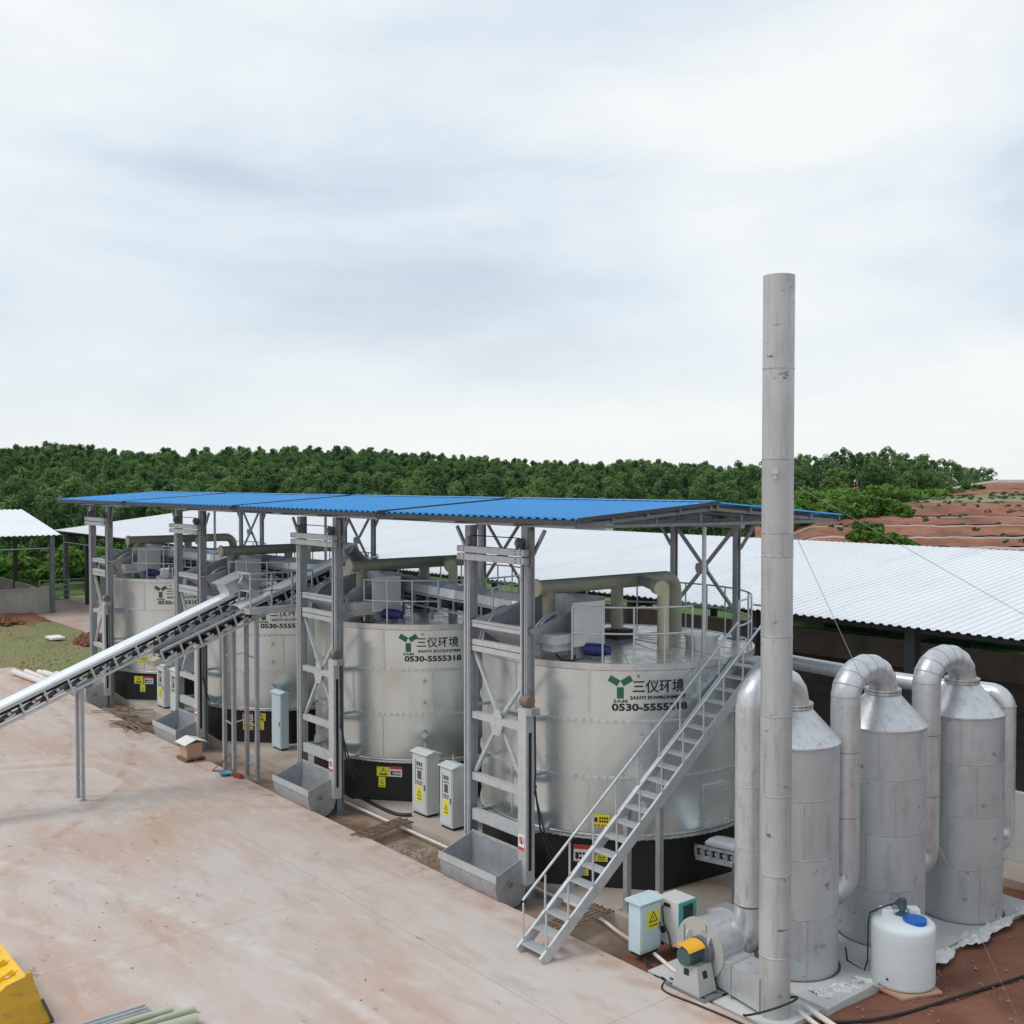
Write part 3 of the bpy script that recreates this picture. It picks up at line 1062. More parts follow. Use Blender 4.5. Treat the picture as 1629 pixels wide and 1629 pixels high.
def make_tank(i):
    cx, cy = TANKS[i]
    c = (cx, cy)
    t = thing("fermentation_tank", TANK_LABEL[i], "tank", (cx, cy, 0), "stainless fermentation tanks in a row")
    MB().lathe([(2.86, ZB - .02), (RT - .1, ZB - .02), (RT - .02, ZB + .03), (RT, ZB + .12), (RT, ZT - .13)], c, 128).build("shell", STAINLESS, t)
    # rim band above the top flange
    MB().lathe([(RT - .02, ZT - .12), (RT + .012, ZT - .12), (RT + .012, ZT - .12), (RT + .012, ZT + .012), (RT + .012, ZT + .012), (RT - .05, ZT + .012)], c, 128).build("rim_band", STAIN_FLANGE, t)
    MB().lathe([(RT - .05, ZT), (1.6, ZT + .07), (.4, ZT + .12), (.0, ZT + .12)], c, 96).build("deck", DECK, t)
    d = MB()
    for k in range(16):
        a = R(k * 22.5 + 5)
        d.bar((cx + .5 * math.cos(a), cy + .5 * math.sin(a), ZT + .125), (cx + 2.9 * math.cos(a), cy + 2.9 * math.sin(a), ZT + .006), .018, .012)
    d.build("deck_seam", DECK, t)
    for z in (3.36, 2.24, ZB + .02):
        f = MB()
        f.lathe([(RT - .01, z - .018), (RT + .045, z - .018), (RT + .045, z - .018), (RT + .045, z + .018), (RT + .045, z + .018), (RT - .01, z + .018)], c, 128)
        for k in range(120):
            a = R(k * 3)
            f.box((cx + 3.03 * math.cos(a) - .012, cy + 3.03 * math.sin(a) - .012, z - .034), (cx + 3.03 * math.cos(a) + .012, cy + 3.03 * math.sin(a) + .012, z + .034))
        f.build("ring_flange", STAIN_FLANGE, t)
    for z0, z1, angs in ((3.38, ZT - .12, (-55, -88, -12, 30, -120, 75)), (2.26, 3.34, (-31, -72, 8, -110, 55)), (ZB + .14, 2.22, (-55.5, -90, -10.5, 35, -125))):
        for a in angs:
            a = R(a)
            n = np.array([math.cos(a), math.sin(a), 0])
            o = np.array([cx, cy, 0])
            tx = np.array([-math.sin(a), math.cos(a), 0])
            p0, p1 = o + n * (RT + .006), o + n * (RT + .006)
            p0[2], p1[2] = z0, z1
            s = MB()
            s.bar(p0, p1, .045, .02, n)
            for k in range(9):
                pz = z0 + (z1 - z0) * (k + .5) / 9
                b = o + n * (RT + .018) + np.array([0, 0, pz])
                s.bar(b - tx * .018, b - tx * .05, .014, .02, n)
            s.build("seam_strip", STAIN_FLANGE, t)
    sk = MB()
    pts = [(cx + 3.05 * math.cos(R(-27 + 45 * k)), cy + 3.05 * math.sin(R(-27 + 45 * k))) for k in range(8)]
    sk.prism(pts, 'z', 0, ZB - .02)
    sk.build("skirt", BLACK, t)
    # thermometers and sampling ports
    for z in (3.05, 2.50, 1.75):
        p = MB()
        a = R(-35 if i != 2 else -37.5)
        n = np.array([math.cos(a), math.sin(a), 0])
        b = np.array([cx, cy, z]) + n * RT
        p.tube([b, b + n * .10], .022, 8)
        p.disc(b + n * .10, n, .05 if z > 2 else .07, .03, 14)
        p.tube([b + n * .08, b + n * .08 + np.array([0, 0, .09])], .014, 6)
        p.build("gauge", STAIN_FLANGE, t)
    # lettering: rolled onto the shell
    r_ = RT + .012
    lg = MB()

    def rect(ax, az, w, h, rot, sh):
        cr, sr = math.cos(R(rot)), math.sin(R(rot))
        pts = []
        for x, z in ((-w / 2, -h / 2), (0, -h / 2), (w / 2, -h / 2), (w / 2, h / 2), (0, h / 2), (-w / 2, h / 2)):
            X, Z = x * cr - z * sr + ax, x * sr + z * cr + az
            a = R(sh) + X / RT
            pts.append((cx + r_ * math.cos(a), cy + r_ * math.sin(a), Z))
        lg.add(pts, [(0, 1, 4, 5), (1, 2, 3, 4)])
    la = -43.2 + (0.6 if i else 0)
    rect(0, 3.93, .135, .22, 0, la)
    rect(-.125, 4.17, .215, .125, -30, la)
    rect(.125, 4.17, .215, .125, 30, la)
    text_round(lg, "SAM", c, r_, la - 2.6, la + 2.6, 3.735, 3.80, .02)
    lg.build("logo", LOGO_GREEN, t)
    for body, a0, a1, z0, z1, bo_ in (("三仪环境", -38.6, -18.4, 3.93, 4.19, .012),
                                      ("SANYI ENVIRONMENT" if i == 0 else "SANYI ECOSYSTEM", -39.6 if i == 0 else -38.0, -17.6, 3.80, 3.87, .028),
                                      ("0530-5555318", -46.4 if i == 0 else -44.4, -17.0, 3.575, 3.72, .035),
                                      ("®", la + 6.2, la + 7.4, 4.23, 4.29, .0)):
        tx = MB()
        text_round(tx, body, c, r_, a0, a1, z0, z1, bo_)
        tx.build("lettering", INK, t)
    # signs
    if i == 0:
        sign_on_base(t, c, -57.5, .50, .83, .42, SIGN_WHITE, True, "text")
        sign_on_base(t, c, -58, .22, .48, .22, YEL, None, "tri")
        sign_on_base(t, c, -50.5, .52, .78, .25, YEL, None, "tri")
        a = R(-50.3)
        n = np.array([math.cos(a), math.sin(a), 0])
        tx_ = np.array([-math.sin(a), math.cos(a), 0])
        plate_sign(t, np.array([cx, cy, 0]) + n * (RT + .012) - tx_ * .17, tx_, n, 1.27, 1.52, .34, YEL, None, "redrow")
        # bolted access door
        dm = MB()
        a0 = R(-3.2)
        n = np.array([math.cos(a0), math.sin(a0), 0])
        tx_ = np.array([-math.sin(a0), math.cos(a0), 0])
        b = np.array([cx, cy, 0]) + n * (RT + .05)
        pl = [b - tx_ * .36 + np.array([0, 0, 1.17]), b + tx_ * .36 + np.array([0, 0, 1.17]), b + tx_ * .36 + np.array([0, 0, 1.98]), b - tx_ * .36 + np.array([0, 0, 1.98])]
        dm.hexa([p - n * .14 for p in pl] + pl)
        dr = dm.build("access_door", STAINLESS, t)
        bo = MB()
        for x, z in [(x, z) for x in (-.31, .31) for z in np.linspace(1.22, 1.93, 8)] + [(x, z) for x in np.linspace(-.24, .24, 6) for z in (1.22, 1.93)]:
            q = b + tx_ * x + np.array([0, 0, z])
            bo.disc(q, n, .016, .02, 8)
        bo.build("door_bolt", STAIN_FLANGE, dr)
    elif i == 1:
        sign_on_base(t, c, -56.5, .62, .86, .34, YEL, None, "tri")
        sign_on_base(t, c, -49.8, .62, .88, .32, SIGN_WHITE, True, "text")
        sign_on_base(t, c, -57.2, .34, .60, .18, YEL, None, "tri")
    elif i == 2:
        sign_on_base(t, c, -54.5, .66, .92, .34, SIGN_WHITE, True, "text")
        sign_on_base(t, c, -46, .68, .92, .34, YEL, None, "tri")
        sign_on_base(t, c, -54.5, .38, .64, .32, YEL, None, "redrow")
        sign_on_base(t, c, -46, .40, .66, .22, YEL, None, "tri")
    else:
        sign_on_base(t, c, -62, .60, .88, .36, YEL, None, "tri")
        sign_on_base(t, c, -54, .60, .88, .36, SIGN_WHITE, True, "text")
        sign_on_base(t, c, -59, .30, .58, .20, YEL, None, "tri")
        a = R(-57)
        n = np.array([math.cos(a), math.sin(a), 0])
        tx_ = np.array([-math.sin(a), math.cos(a), 0])
        plate_sign(t, np.array([cx, cy, 0]) + n * (RT + .012) - tx_ * .19, tx_, n, 1.42, 1.66, .38, YEL, None, "redrow")
    # guard rail round the deck
    rl = MB()
    zr = ZT + .01
    rr = RT - .06
    arcs = [(-62, -14), (14, 212)] if i == 0 else [(-66, 212)]
    for a0, a1 in arcs:
        n = max(6, int((a1 - a0) / 4))
        for z in (1.10, .58):
            rl.tube([(cx + rr * math.cos(R(a0 + (a1 - a0) * k / n)), cy + rr * math.sin(R(a0 + (a1 - a0) * k / n)), zr + z) for k in range(n + 1)], .021, 6)
        m_ = max(2, int(round((a1 - a0) / 12.5)))
        for k in range(m_ + 1):
            a = R(a0 + (a1 - a0) * k / m_)
            rl.tube([(cx + rr * math.cos(a), cy + rr * math.sin(a), zr - .1), (cx + rr * math.cos(a), cy + rr * math.sin(a), zr + 1.1)], .021, 6)
    rl.build("guard_rail", GALV_LIGHT, t)
    # round hatch and inlet box on the deck
    h = MB()
    h.lathe([(.34, ZT), (.34, ZT + .30), (.34, ZT + .30), (.38, ZT + .30), (.38, ZT + .30), (.38, ZT + .35), (.38, ZT + .35), (0, ZT + .36)], (cx + 2.0, cy + .55), 24)
    h.build("deck_hatch", STAIN_FLANGE, t)
    return t


for i in range(4):
    make_tank(i)

# ---------------------------------------------------------------- beige exhaust ducts on the decks
DUCT_LABEL = ["beige exhaust duct with capped tee above the tank beside the staircase",
              "beige exhaust duct above the tank behind the two control cabinets",
              "beige exhaust duct above the tank behind the work platform",
              "beige exhaust duct above the tank at the far end of the row"]


def make_duct():
    cx = 0.0
    t = thing("exhaust_duct", DUCT_LABEL[0], "duct", (cx + .12, -.1, ZT), "beige exhaust ducts over the tanks")
    x, z = cx + .12, 5.86
    r = .155
    arc = [(x, 1.45 + .33 * math.sin(a), z - .33 + .33 * math.cos(a)) for a in np.linspace(0, math.pi / 2, 6)]
    MB().tube([(x, -2.45, z), (x, .6, z)] + arc + [(x, 1.78, ZT + .05)], r, 20).build("main_pipe", BEIGE, t)
    MB().tube([(x, -2.50, z), (x, -2.45, z)], r + .035, 20).build("end_cap", BEIGE_CAP, t)
    MB().tube([(x, -2.12, z - .08), (x, -2.12, ZT + .03)], .13, 18).build("down_pipe", BEIGE, t)
    MB().tube([(x, -.1, z - .08), (x, -.1, ZT + .33)], .135, 18).build("down_pipe", BEIGE, t)
    MB().box((x - .28, -.38, ZT + .08), (x + .28, .18, ZT + .32)).build("fan_box", BLACK, t)
    yb = .62
    b = MB()
    b.tube([(x, yb, z), (x + .5, yb - .30, z), (x + 1.30, yb - .78, z - .02)], .125, 18)
    b.build("branch_pipe", BEIGE, t)
    MB().tube([(x + 1.47, -.2, z - .02), (x + 1.47, -.2, ZT + .06)], .125, 18).build("down_pipe", BEIGE_CAP, t)
    dirv = np.array([.8, -.48, -.02])
    dirv /= np.linalg.norm(dirv)
    p = np.array([x + 1.22, yb - .74, z - .02])
    MB().tube([p, p + dirv * .36], .165, 20).build("end_cap", BEIGE_CAP, t)
    return t


duct = make_duct()
for i in range(1, 4):
    d = copy_tree(duct)
    d.location = (TANKS[i][0] + .12, -.1, ZT)
    d["label"] = DUCT_LABEL[i]

# ---------------------------------------------------------------- feed hoppers and drive motors on the decks
HOP_LABEL = ["steel feed hopper on the deck of the tank beside the staircase",
             "steel feed hopper on the deck of the tank behind the two control cabinets",
             "steel feed hopper on the deck of the tank behind the work platform",
             "steel feed hopper on the deck of the tank at the far end of the row"]


def make_hopper():
    t = thing("feed_hopper", HOP_LABEL[0], "hopper", (.35, -2.5, ZT), "feed hoppers at the head of the hoists")
    m = MB()
    # open wedge-shaped mouth: sloped plates with a thickness, tall at the back
    A = [(-.85, -3.3, 5.05), (.95, -3.3, 5.05), (.95, -1.75, 5.05), (-.55, -1.75, 5.05)]
    B = [(-.90, -3.42, 5.16), (1.0, -3.42, 5.16), (1.28, -1.6, 5.72), (-.45, -1.6, 5.72)]

    def wall(p, q, r_, s):
        p, q, r_, s = map(np.array, (p, q, r_, s))
        n = np.cross(q - p, s - p).astype(float)
        n /= np.linalg.norm(n)
        m.hexa([p, q, r_, s, p + n * .02, q + n * .02, r_ + n * .02, s + n * .02])
    wall(A[3], A[2], B[2], B[3])
    wall(A[0], A[3], B[3], B[0])
    wall(A[1], A[2], (1.28, -1.6, 5.72), (1.0, -3.42, 5.16))
    wall(A[0], A[1], B[1], B[0])
    m.hexa([(-.2, -2.95, 4.62), (.75, -2.95, 4.62), (.75, -2.0, 4.62), (-.2, -2.0, 4.62), *A])
    m.build("mouth", GALV, t)
    MB().box((-.12, -2.85, ZT), (.68, -2.05, 4.66)).build("chute", GALV_LIGHT, t)
    c = MB()
    c.box((.80, -3.02, 4.86), (1.32, -2.3, 5.04))
    c.box((.85, -2.95, 4.70), (1.22, -2.35, 4.86))
    c.build("drive_box", GALV_LIGHT, t)
    MB().box((1.34, -2.55, 4.78), (1.38, -1.7, 5.66)).build("side_plate", CAB, t)
    f = MB()
    for x in (-.14, .70):
        f.box((x - .05, -2.88, ZT + .15), (x + .05, -2.02, ZT + .21))
    f.box((-.2, -2.93, ZT + .12), (.76, -2.86, ZT + .18))
    f.build("flange", STAIN_FLANGE, t)
    return t


hop = make_hopper()
for i in range(1, 4):
    h = copy_tree(hop)
    h.location = (TANKS[i][0] + .35, -2.5, ZT)
    h["label"] = HOP_LABEL[i]

MOT_LABEL = ["blue geared motor on the deck of the tank beside the staircase",
             "blue geared motor on the deck of the tank behind the two control cabinets",
             "blue geared motor on the deck of the tank behind the work platform",
             "blue geared motor on the deck of the tank at the far end of the row"]


def make_motor():
    t = thing("geared_motor", MOT_LABEL[0], "motor", (1.45, -2.1, ZT), "blue geared motors on the tank decks")
    p, q = np.array([1.33, -2.2, ZT + .22]), np.array([1.72, -2.0, ZT + .22])
    d = (q - p) / np.linalg.norm(q - p)
    m = MB()
    m.tube([p, q], .115, 16)
    m.tube([q, q + d * .10], .10, 16)
    for k in range(6):
        m.tube([p + d * (.04 + k * .06), p + d * (.055 + k * .06)], .13, 16)
    m.build("housing", MOTOR_BLUE, t)
    MB().box((1.05, -2.42, ZT + .03), (1.30, -2.14, ZT + .40)).build("gearbox", GALV, t)
    MB().box((1.36, -2.2, ZT + .02), (1.66, -1.98, ZT + .10)).build("foot", GALV_DARK, t)
    MB().tube([(1.3, -2.45, ZT + .1), (1.45, -2.6, ZT + .04), (1.2, -2.72, ZT + .03), (.9, -2.6, ZT + .1)], .018, 6).build("cable", RUBBER, t)
    return t


mot = make_motor()
for i in range(1, 4):
    h = copy_tree(mot)
    h.location = (TANKS[i][0] + 1.45, -2.1, ZT)
    h["label"] = MOT_LABEL[i]

# ================================================================== HOIST TOWERS AND SKIP BUCKETS
TOWX = [-0.94, -8.34, -16.62, -25.03]
TY = -3.35
TOW_LABEL = ["grey steel skip hoist tower beside the staircase",
             "grey steel skip hoist tower between the platform tank and the cabinet tank",
             "grey steel skip hoist tower beside the cardboard box on a pallet",
             "grey steel skip hoist tower at the far end next to the lawn"]


def make_tower():
    x0, x1 = TOWX[0], TOWX[0] + 1.86
    t = thing("hoist_tower", TOW_LABEL[0], "hoist tower", (x0, TY, -.24), "skip hoist towers in front of the tanks")
    for x, zt in ((x0, 7.16), (x1, 7.18)):
        p = MB()
        p.box((x - .085, TY - .10, -.24), (x + .085, TY - .085, zt))
        p.box((x - .085, TY + .085, -.24), (x + .085, TY + .10, zt))
        p.box((x - .012, TY - .085, -.24), (x + .012, TY + .085, zt))
        p.box((x - .15, TY - .16, -.24), (x + .15, TY + .16, -.215))
        ob = p.build("post", GALV, t)
        r = MB()
        r.box((x - .095, TY - .125, .3), (x - .055, TY - .102, zt - .75))
        r.box((x + .02, TY - .118, .3), (x + .045, TY - .102, zt - .75))
        r.build("guide_rail", GALV_LIGHT, ob)

    def beam(z0, z1, name="cross_beam", y=TY, ex=0.0, mat=GALV_LIGHT, d=.12):
        b = MB()
        b.box((x0 + .086 - ex, y - d / 2, z0), (x1 - .086 + ex, y - d / 2 + .015, z1))
        b.box((x0 + .086 - ex, y - d / 2 + .0152, z1 - .015), (x1 - .086 + ex, y + d / 2, z1))
        b.box((x0 + .086 - ex, y - d / 2 + .0152, z0), (x1 - .086 + ex, y + d / 2, z0 + .015))
        return b.build(name, mat, t)
    for z0, z1 in ((.98, 1.21), (1.82, 1.97), (3.12, 3.26), (4.54, 4.65), (4.67, 4.78), (5.04, 5.18)):
        beam(z0, z1)
    # head: two stacked beams in front of the posts, end plates and pulleys
    for z0, z1 in ((6.45, 6.58), (6.61, 6.74)):
        b = MB()
        b.box((x0 - .16, TY - .26, z0), (x1 + .16, TY - .11, z1))
        ob = b.build("head_beam", GALV_LIGHT, t)
        bl = MB()
        for x in (x0 - .08, x0 + .08, x1 - .08, x1 + .08):
            for z in (z0 + .035, z1 - .035):
                bl.disc((x, TY - .26, z), (0, -1, 0), .014, .015, 8)
        bl.build("head_bolt", GALV_DARK, ob)
    MB().box((x1 + .10, TY - .10, 6.40), (x1 + .30, TY - .085, 7.12)).build("end_plate", GALV_DARK, t)
    for x in (x0 + .25, x1 - .05):
        p = MB()
        p.tube([(x - .04, TY - .18, 6.86), (x + .04, TY - .18, 6.86)], .10, 18)
        p.tube([(x - .07, TY - .18, 6.86), (x + .07, TY - .18, 6.86)], .05, 12)
        p.box((x - .075, TY - .22, 6.74), (x - .06, TY - .14, 6.92))
        p.box((x + .06, TY - .22, 6.74), (x + .075, TY - .14, 6.92))
        p.build("pulley", GALV_DARK, t)
    w = MB()
    w.tube([(x0 + .25, TY - .18, 6.96), (x1 - .05, TY - .18, 6.96)], .011, 5)
    w.tube([(x1 + .08, TY - .18, 6.86), (x1 + .10, TY - .2, 3.8)], .011, 5)
    w.build("hoist_rope", RUBBER, t)
    xm = (x0 + x1) / 2
    for a, b in (((x0 + .09, 4.53), (xm - .02, 3.28)), ((x1 - .09, 4.15), (xm + .06, 3.28)), ((xm - .06, 3.10), (x0 + .11, 1.98)), ((xm + .06, 3.10), (x1 - .11, 1.98))):
        MB().bar((a[0], TY + .03, a[1]), (b[0], TY + .03, b[1]), .075, .075, (0, 1, 0)).build("brace", GALV_LIGHT, t)
    g_ = MB()
    g_.prism([(xm - .2, 3.12), (xm + .22, 3.12), (xm + .12, 2.9), (xm - .1, 2.9)], 'y', TY - .075, TY - .062)
    g_.prism([(xm - .14, 3.26), (xm + .2, 3.26), (xm + .1, 3.42), (xm - .05, 3.42)], 'y', TY - .075, TY - .062)
    g_.build("gusset", GALV_LIGHT, t)
    # curved tipping rail at the top of the run, one each side, with its web plate
    for x in (x0 + .12, x1 - .14):
        arc = [(x, TY + .12 + .75 * (1 - math.cos(a)), 4.62 + .80 * math.sin(a)) for a in np.linspace(0, R(85), 10)]
        for off in (0, .10):
            MB().tube([(p[0] + off, p[1], p[2]) for p in arc], .022, 6).build("tipping_rail", GALV_LIGHT, t)
        poly = [(p[1], p[2]) for p in arc] + [(arc[-1][1], 4.62)]
        MB().prism(poly, 'x', x + .045, x + .057).build("web_plate", GALV, t)
    for sx, x in ((-1, x0), (1, x1)):
        MB().bar((x + sx * .09, TY, 6.55), (x + sx * .50, TY, 7.12), .06, .06, (0, 1, 0)).build("knee_brace", GALV, t)
    # tall winch housing on the outer post
    h = MB()
    h.box((x1 + .09, TY - .34, .22), (x1 + .34, TY - .11, 3.66))
    hb = bevel(h.build("winch_housing", GALV_LIGHT, t), .012)
    s = MB()
    s.box((x1 + .3402, TY - .27, .5), (x1 + .346, TY - .20, 3.2))
    s.build("rope_slot", RUBBER, hb)
    MB().box((x1 + .15, TY - .33, 3.55), (x1 + .50, TY - .12, 3.69)).build("housing_cap", GALV, hb)
    d = MB()
    d.tube([(x1 + .12, TY - .22, 3.80), (x1 + .34, TY - .22, 3.80)], .115, 18)
    d.build("winch_drum", PINK_DRUM, hb)
    sg = MB()
    o = np.array([x1 + .07, TY - .425, 0])
    ux, nn = np.array([1., 0, 0]), np.array([0, -1., 0])
    sg.mi = 0
    sg.box((x1 + .12, TY - .348, .90), (x1 + .30, TY - .3415, 1.20))
    sg.mi = 1
    sg.box((x1 + .12, TY - .3505, .90), (x1 + .30, TY - .3483, .96))
    cc = np.array([x1 + .21, TY - .3505, 1.09])
    for k in range(24):
        a, b = 2 * math.pi * k / 24, 2 * math.pi * (k + 1) / 24
        sg.add([cc + r_ * np.array([math.cos(q), 0, math.sin(q)]) for r_, q in ((.055, a), (.075, a), (.075, b), (.055, b))], [(0, 1, 2, 3)])
    sg.bar(cc + np.array([-.045, -.001, .045]), cc + np.array([.045, -.001, -.045]), .018, .002, (0, 1, 0))
    sg.mi = 2
    sg.add([cc + np.array(p) for p in ((-.012, .0005, -.05), (.02, .0005, -.05), (.03, .0005, .0), (.012, .0005, .05), (-.02, .0005, .03), (-.03, .0005, -.01))], [(0, 1, 2, 3, 4, 5)])
    sg.build("warning_sign", [SIGN_WHITE, SIGN_RED, INK], hb)
    c = MB()
    c.tube([(x1 + .44, TY - .2, 3.6), (x1 + .46, TY - .2, 2.4), (x1 + .43, TY - .19, 2.2), (x1 + .46, TY - .2, 2.1), (x1 + .5, TY - .1, 1.3), (x1 + .6, TY + .1, .7)], .02, 6)
    c.tube([(x1 + .49, TY - .2, 2.2), (x1 + .45, TY - .22, 2.05), (x1 + .49, TY - .2, 1.95), (x1 + .56, TY, 1.1), (x1 + .66, TY + .2, .8)], .016, 6)
    c.build("cable", RUBBER, hb)
    u = MB()
    for z in (1.10, 2.24, 3.36):
        u.bar((x1, TY + .10, z), (x1 - .02, TY + .55, z), .06, .06)
        u.bar((x0, TY + .10, z), (x0 + .02, TY + .50, z), .06, .06)
    u.build("tie_beam", GALV, t)
    return t


tower = make_tower()
for i in range(1, 4):
    q = copy_tree(tower)
    q.location = (TOWX[i], TY, -.24)
    q["label"] = TOW_LABEL[i]

BUCKET_LABEL = ["grey steel skip bucket beside the staircase foot",
                "grey steel skip bucket next to the rebar grating and two control cabinets",
                "grey steel skip bucket behind the cardboard box",
                "grey steel skip bucket at the far end near the white pipes"]


def make_skip():
    x0, x1 = -.72, 1.12
    t = thing("skip_bucket", BUCKET_LABEL[0], "skip bucket", (.2, -3.8, -.2), "skip buckets at the foot of the hoists")
    # section in (y, z): front lip, rounded belly, back slope
    outer = [(-4.30, .50), (-4.32, .30), (-4.28, .10), (-4.18, -.06), (-4.02, -.16), (-3.85, -.19), (-3.74, -.16), (-3.60, -.02), (-3.52, .30), (-3.49, .72)]
    inner = [(y + (.02 if y < -3.85 else -.02 if y > -3.85 else 0), z + .022) for y, z in outer]
    m = MB()
    n = len(outer)
    for a, b in ((outer, False), (inner, True)):
        v = [(x, y, z) for x in (x0, x1) for y, z in a]
        m.add(v, [(i, i + 1, n + i + 1, n + i) if not b else (i, n + i, n + i + 1, i + 1) for i in range(n - 1)], True)
    m.build("belly", GALV, t)
    poly = outer + [(-3.49, .78)]
    for x in (x0, x1 - .015):
        MB().prism(poly, 'x', x - .012, x + .012).build("end_plate", GALV, t)
    r = MB()
    r.box((x0 - .03, -4.345, .38), (x1 + .03, -4.32, .53))
    r.build("front_lip", GALV_LIGHT, t)
    r = MB()
    r.box((x0 - .02, -3.487, .60), (x1 + .02, -3.47, .80))
    r.build("back_lip", GALV_LIGHT, t)
    k = MB()
    for x in (x0 - .05, x1 + .02):
        k.tube([(x, -3.6, .68), (x + .05, -3.6, .68)], .06, 12)
        k.tube([(x, -4.0, .3), (x + .05, -4.0, .3)], .05, 12)
    k.build("roller", GALV_DARK, t)
    return t


skip = make_skip()
for i in range(1, 4):
    q = copy_tree(skip)
    q.location = (.2 + TOWX[i] - TOWX[0], -3.8, -.2)
    q["label"] = BUCKET_LABEL[i]

# ================================================================== BLUE CANOPY ROOFS
CAN = [(-2.85, 3.3), (-10.35, -3.25), (-18.95, -10.75), (-26.4, -19.35)]
CAN_LABEL = ["bright blue ribbed canopy roof over the tank beside the staircase",
             "bright blue ribbed canopy roof over the tank behind the two control cabinets",
             "bright blue ribbed canopy roof over the tank behind the work platform",
             "bright blue ribbed canopy roof over the tank at the far end of the row"]


def make_canopy(i):
    x0, x1 = CAN[i]
    bx = TANKS[i][0]
    t = thing("canopy_roof", CAN_LABEL[i], "canopy roof", ((x0 + x1) / 2, -.5, ZT), "blue canopy roofs over the tanks")
    yf, zf, yr, zr, yb, zb = -4.25, 7.40, -.53, 7.65, 3.75, 7.33
    s = corrugated(MB(), x0, x1, yf, zf, yr, zr, .24, .03)
    s.build("roof_sheet", BLUE_ROOF, t)
    s = corrugated(MB(), x0, x1, yb, zb, yr, zr - .002, .24, .03)
    s.build("roof_sheet", BLUE_ROOF, t)
    MB().prism([(yr - .18, zr + .03), (yr, zr + .048), (yr + .18, zr + .026), (yr, zr + .036)], 'x', x0 + .01, x1 - .01).build("ridge_cap", BLUE_ROOF, t)
    pu = MB()
    for y in np.linspace(yf + .08, yr - .1, 5):
        z = zf + (zr - zf) * (y - yf) / (yr - yf)
        pu.box((x0 + .05, y - .03, z - .115), (x1 - .05, y + .03, z - .015))
    for y in np.linspace(yb - .08, yr + .1, 5):
        z = zb + (zr - zb) * (y - yb) / (yr - yb)
        pu.box((x0 + .05, y - .03, z - .115), (x1 - .05, y + .03, z - .015))
    pu.build("purlin", GALV_DARK, t)  # darker steel colour puts the under-roof shade into the purlins
    fa = MB()
    fa.box((x0 + .02, yf + .01, zf - .115), (x1 - .02, yf + .03, zf - .02))  # front strip, eave shade put into its colour
    fa.hexa([(x1 + .002, yf + .02, zf - .035), (x1 + .02, yf + .02, zf - .035), (x1 + .02, yr, zr - .035), (x1 + .002, yr, zr - .035),
             (x1 + .002, yf + .02, zf + .03), (x1 + .02, yf + .02, zf + .03), (x1 + .02, yr, zr + .03), (x1 + .002, yr, zr + .03)])
    fa.build("fascia", FASCIA_SHADE, t)
    for x in (x0 + .12, bx - .42, bx + 1.46, x1 - .12):
        tr = MB()
        tr.bar((x, yf + .1, 7.265), (x, yb - .1, 7.205), .06, .06)
        tr.bar((x, yf + .1, zf - .115), (x, yr, zr - .12), .05, .06)
        tr.bar((x, yb - .1, zb - .115), (x, yr, zr - .12), .05, .06)
        for y in np.linspace(yf + .9, yb - .9, 6):
            zt = (zf + (zr - zf) * (y - yf) / (yr - yf) if y < yr else zb + (zr - zb) * (y - yb) / (yr - yb)) - .18
            tr.bar((x, y, 7.22), (x, y, zt), .04, .04, (0, 1, 0))
        tr.build("truss", GALV_DARK, t)  # truss coloured darker to carry the shade beneath the sheets
    # pale beam across the posts, back posts with their cross braces
    MB().box((bx - 2.3, TY - .10, 7.185), (bx + 3.2, TY + .10, 7.30)).build("eaves_beam", GALV_LIGHT, t)
    MB().box((bx - .6, 2.3, 7.02), (bx + 1.6, 2.45, 7.12)).build("back_beam", GALV, t)
    xa, xb, yy = bx - .48, bx + 1.42, 2.4
    for x in (xa, xb):
        p = MB()
        p.box((x - .065, yy - .065, ZT + .03), (x + .065, yy - .053, 7.02))
        p.box((x - .065, yy + .053, ZT + .03), (x + .065, yy + .065, 7.02))
        p.box((x - .01, yy - .053, ZT + .03), (x + .01, yy + .053, 7.02))
        p.box((x - .16, yy - .16, ZT + .02), (x + .16, yy + .16, ZT + .05))
        p.build("post", GALV, t)
    for a, b in (((xa + .06, 6.98), (xb - .06, 5.12)), ((xb - .06, 6.98), (xa + .06, 5.12))):
        MB().bar((a[0], yy + (.02 if a[0] < b[0] else -.05), a[1]), (b[0], yy + (.02 if a[0] < b[0] else -.05), b[1]), .08, .05, (0, 1, 0)).build("brace", GALV, t)
    xm = (xa + xb) / 2
    MB().prism([(xm - .17, 5.95), (xm + .17, 5.95), (xm + .2, 6.05), (xm + .17, 6.17), (xm - .17, 6.17), (xm - .2, 6.05)], 'y', yy - .10, yy - .085).build("gusset", GALV, t)
    for sx, x in ((-1, xa), (1, xb)):
        MB().bar((x + sx * .1, yy, 6.55), (x + sx * .5, yy, 7.1), .06, .06, (0, 1, 0)).build("knee_brace", GALV, t)
    MB().tube([(bx + 2.62, -.1, ZT + .02), (bx + 2.62, -.1, 7.15)], .045, 10).build("rain_pipe", GALV_LIGHT, t)
    return t


for i in range(4):
    make_canopy(i)

# ================================================================== CONVEYORS


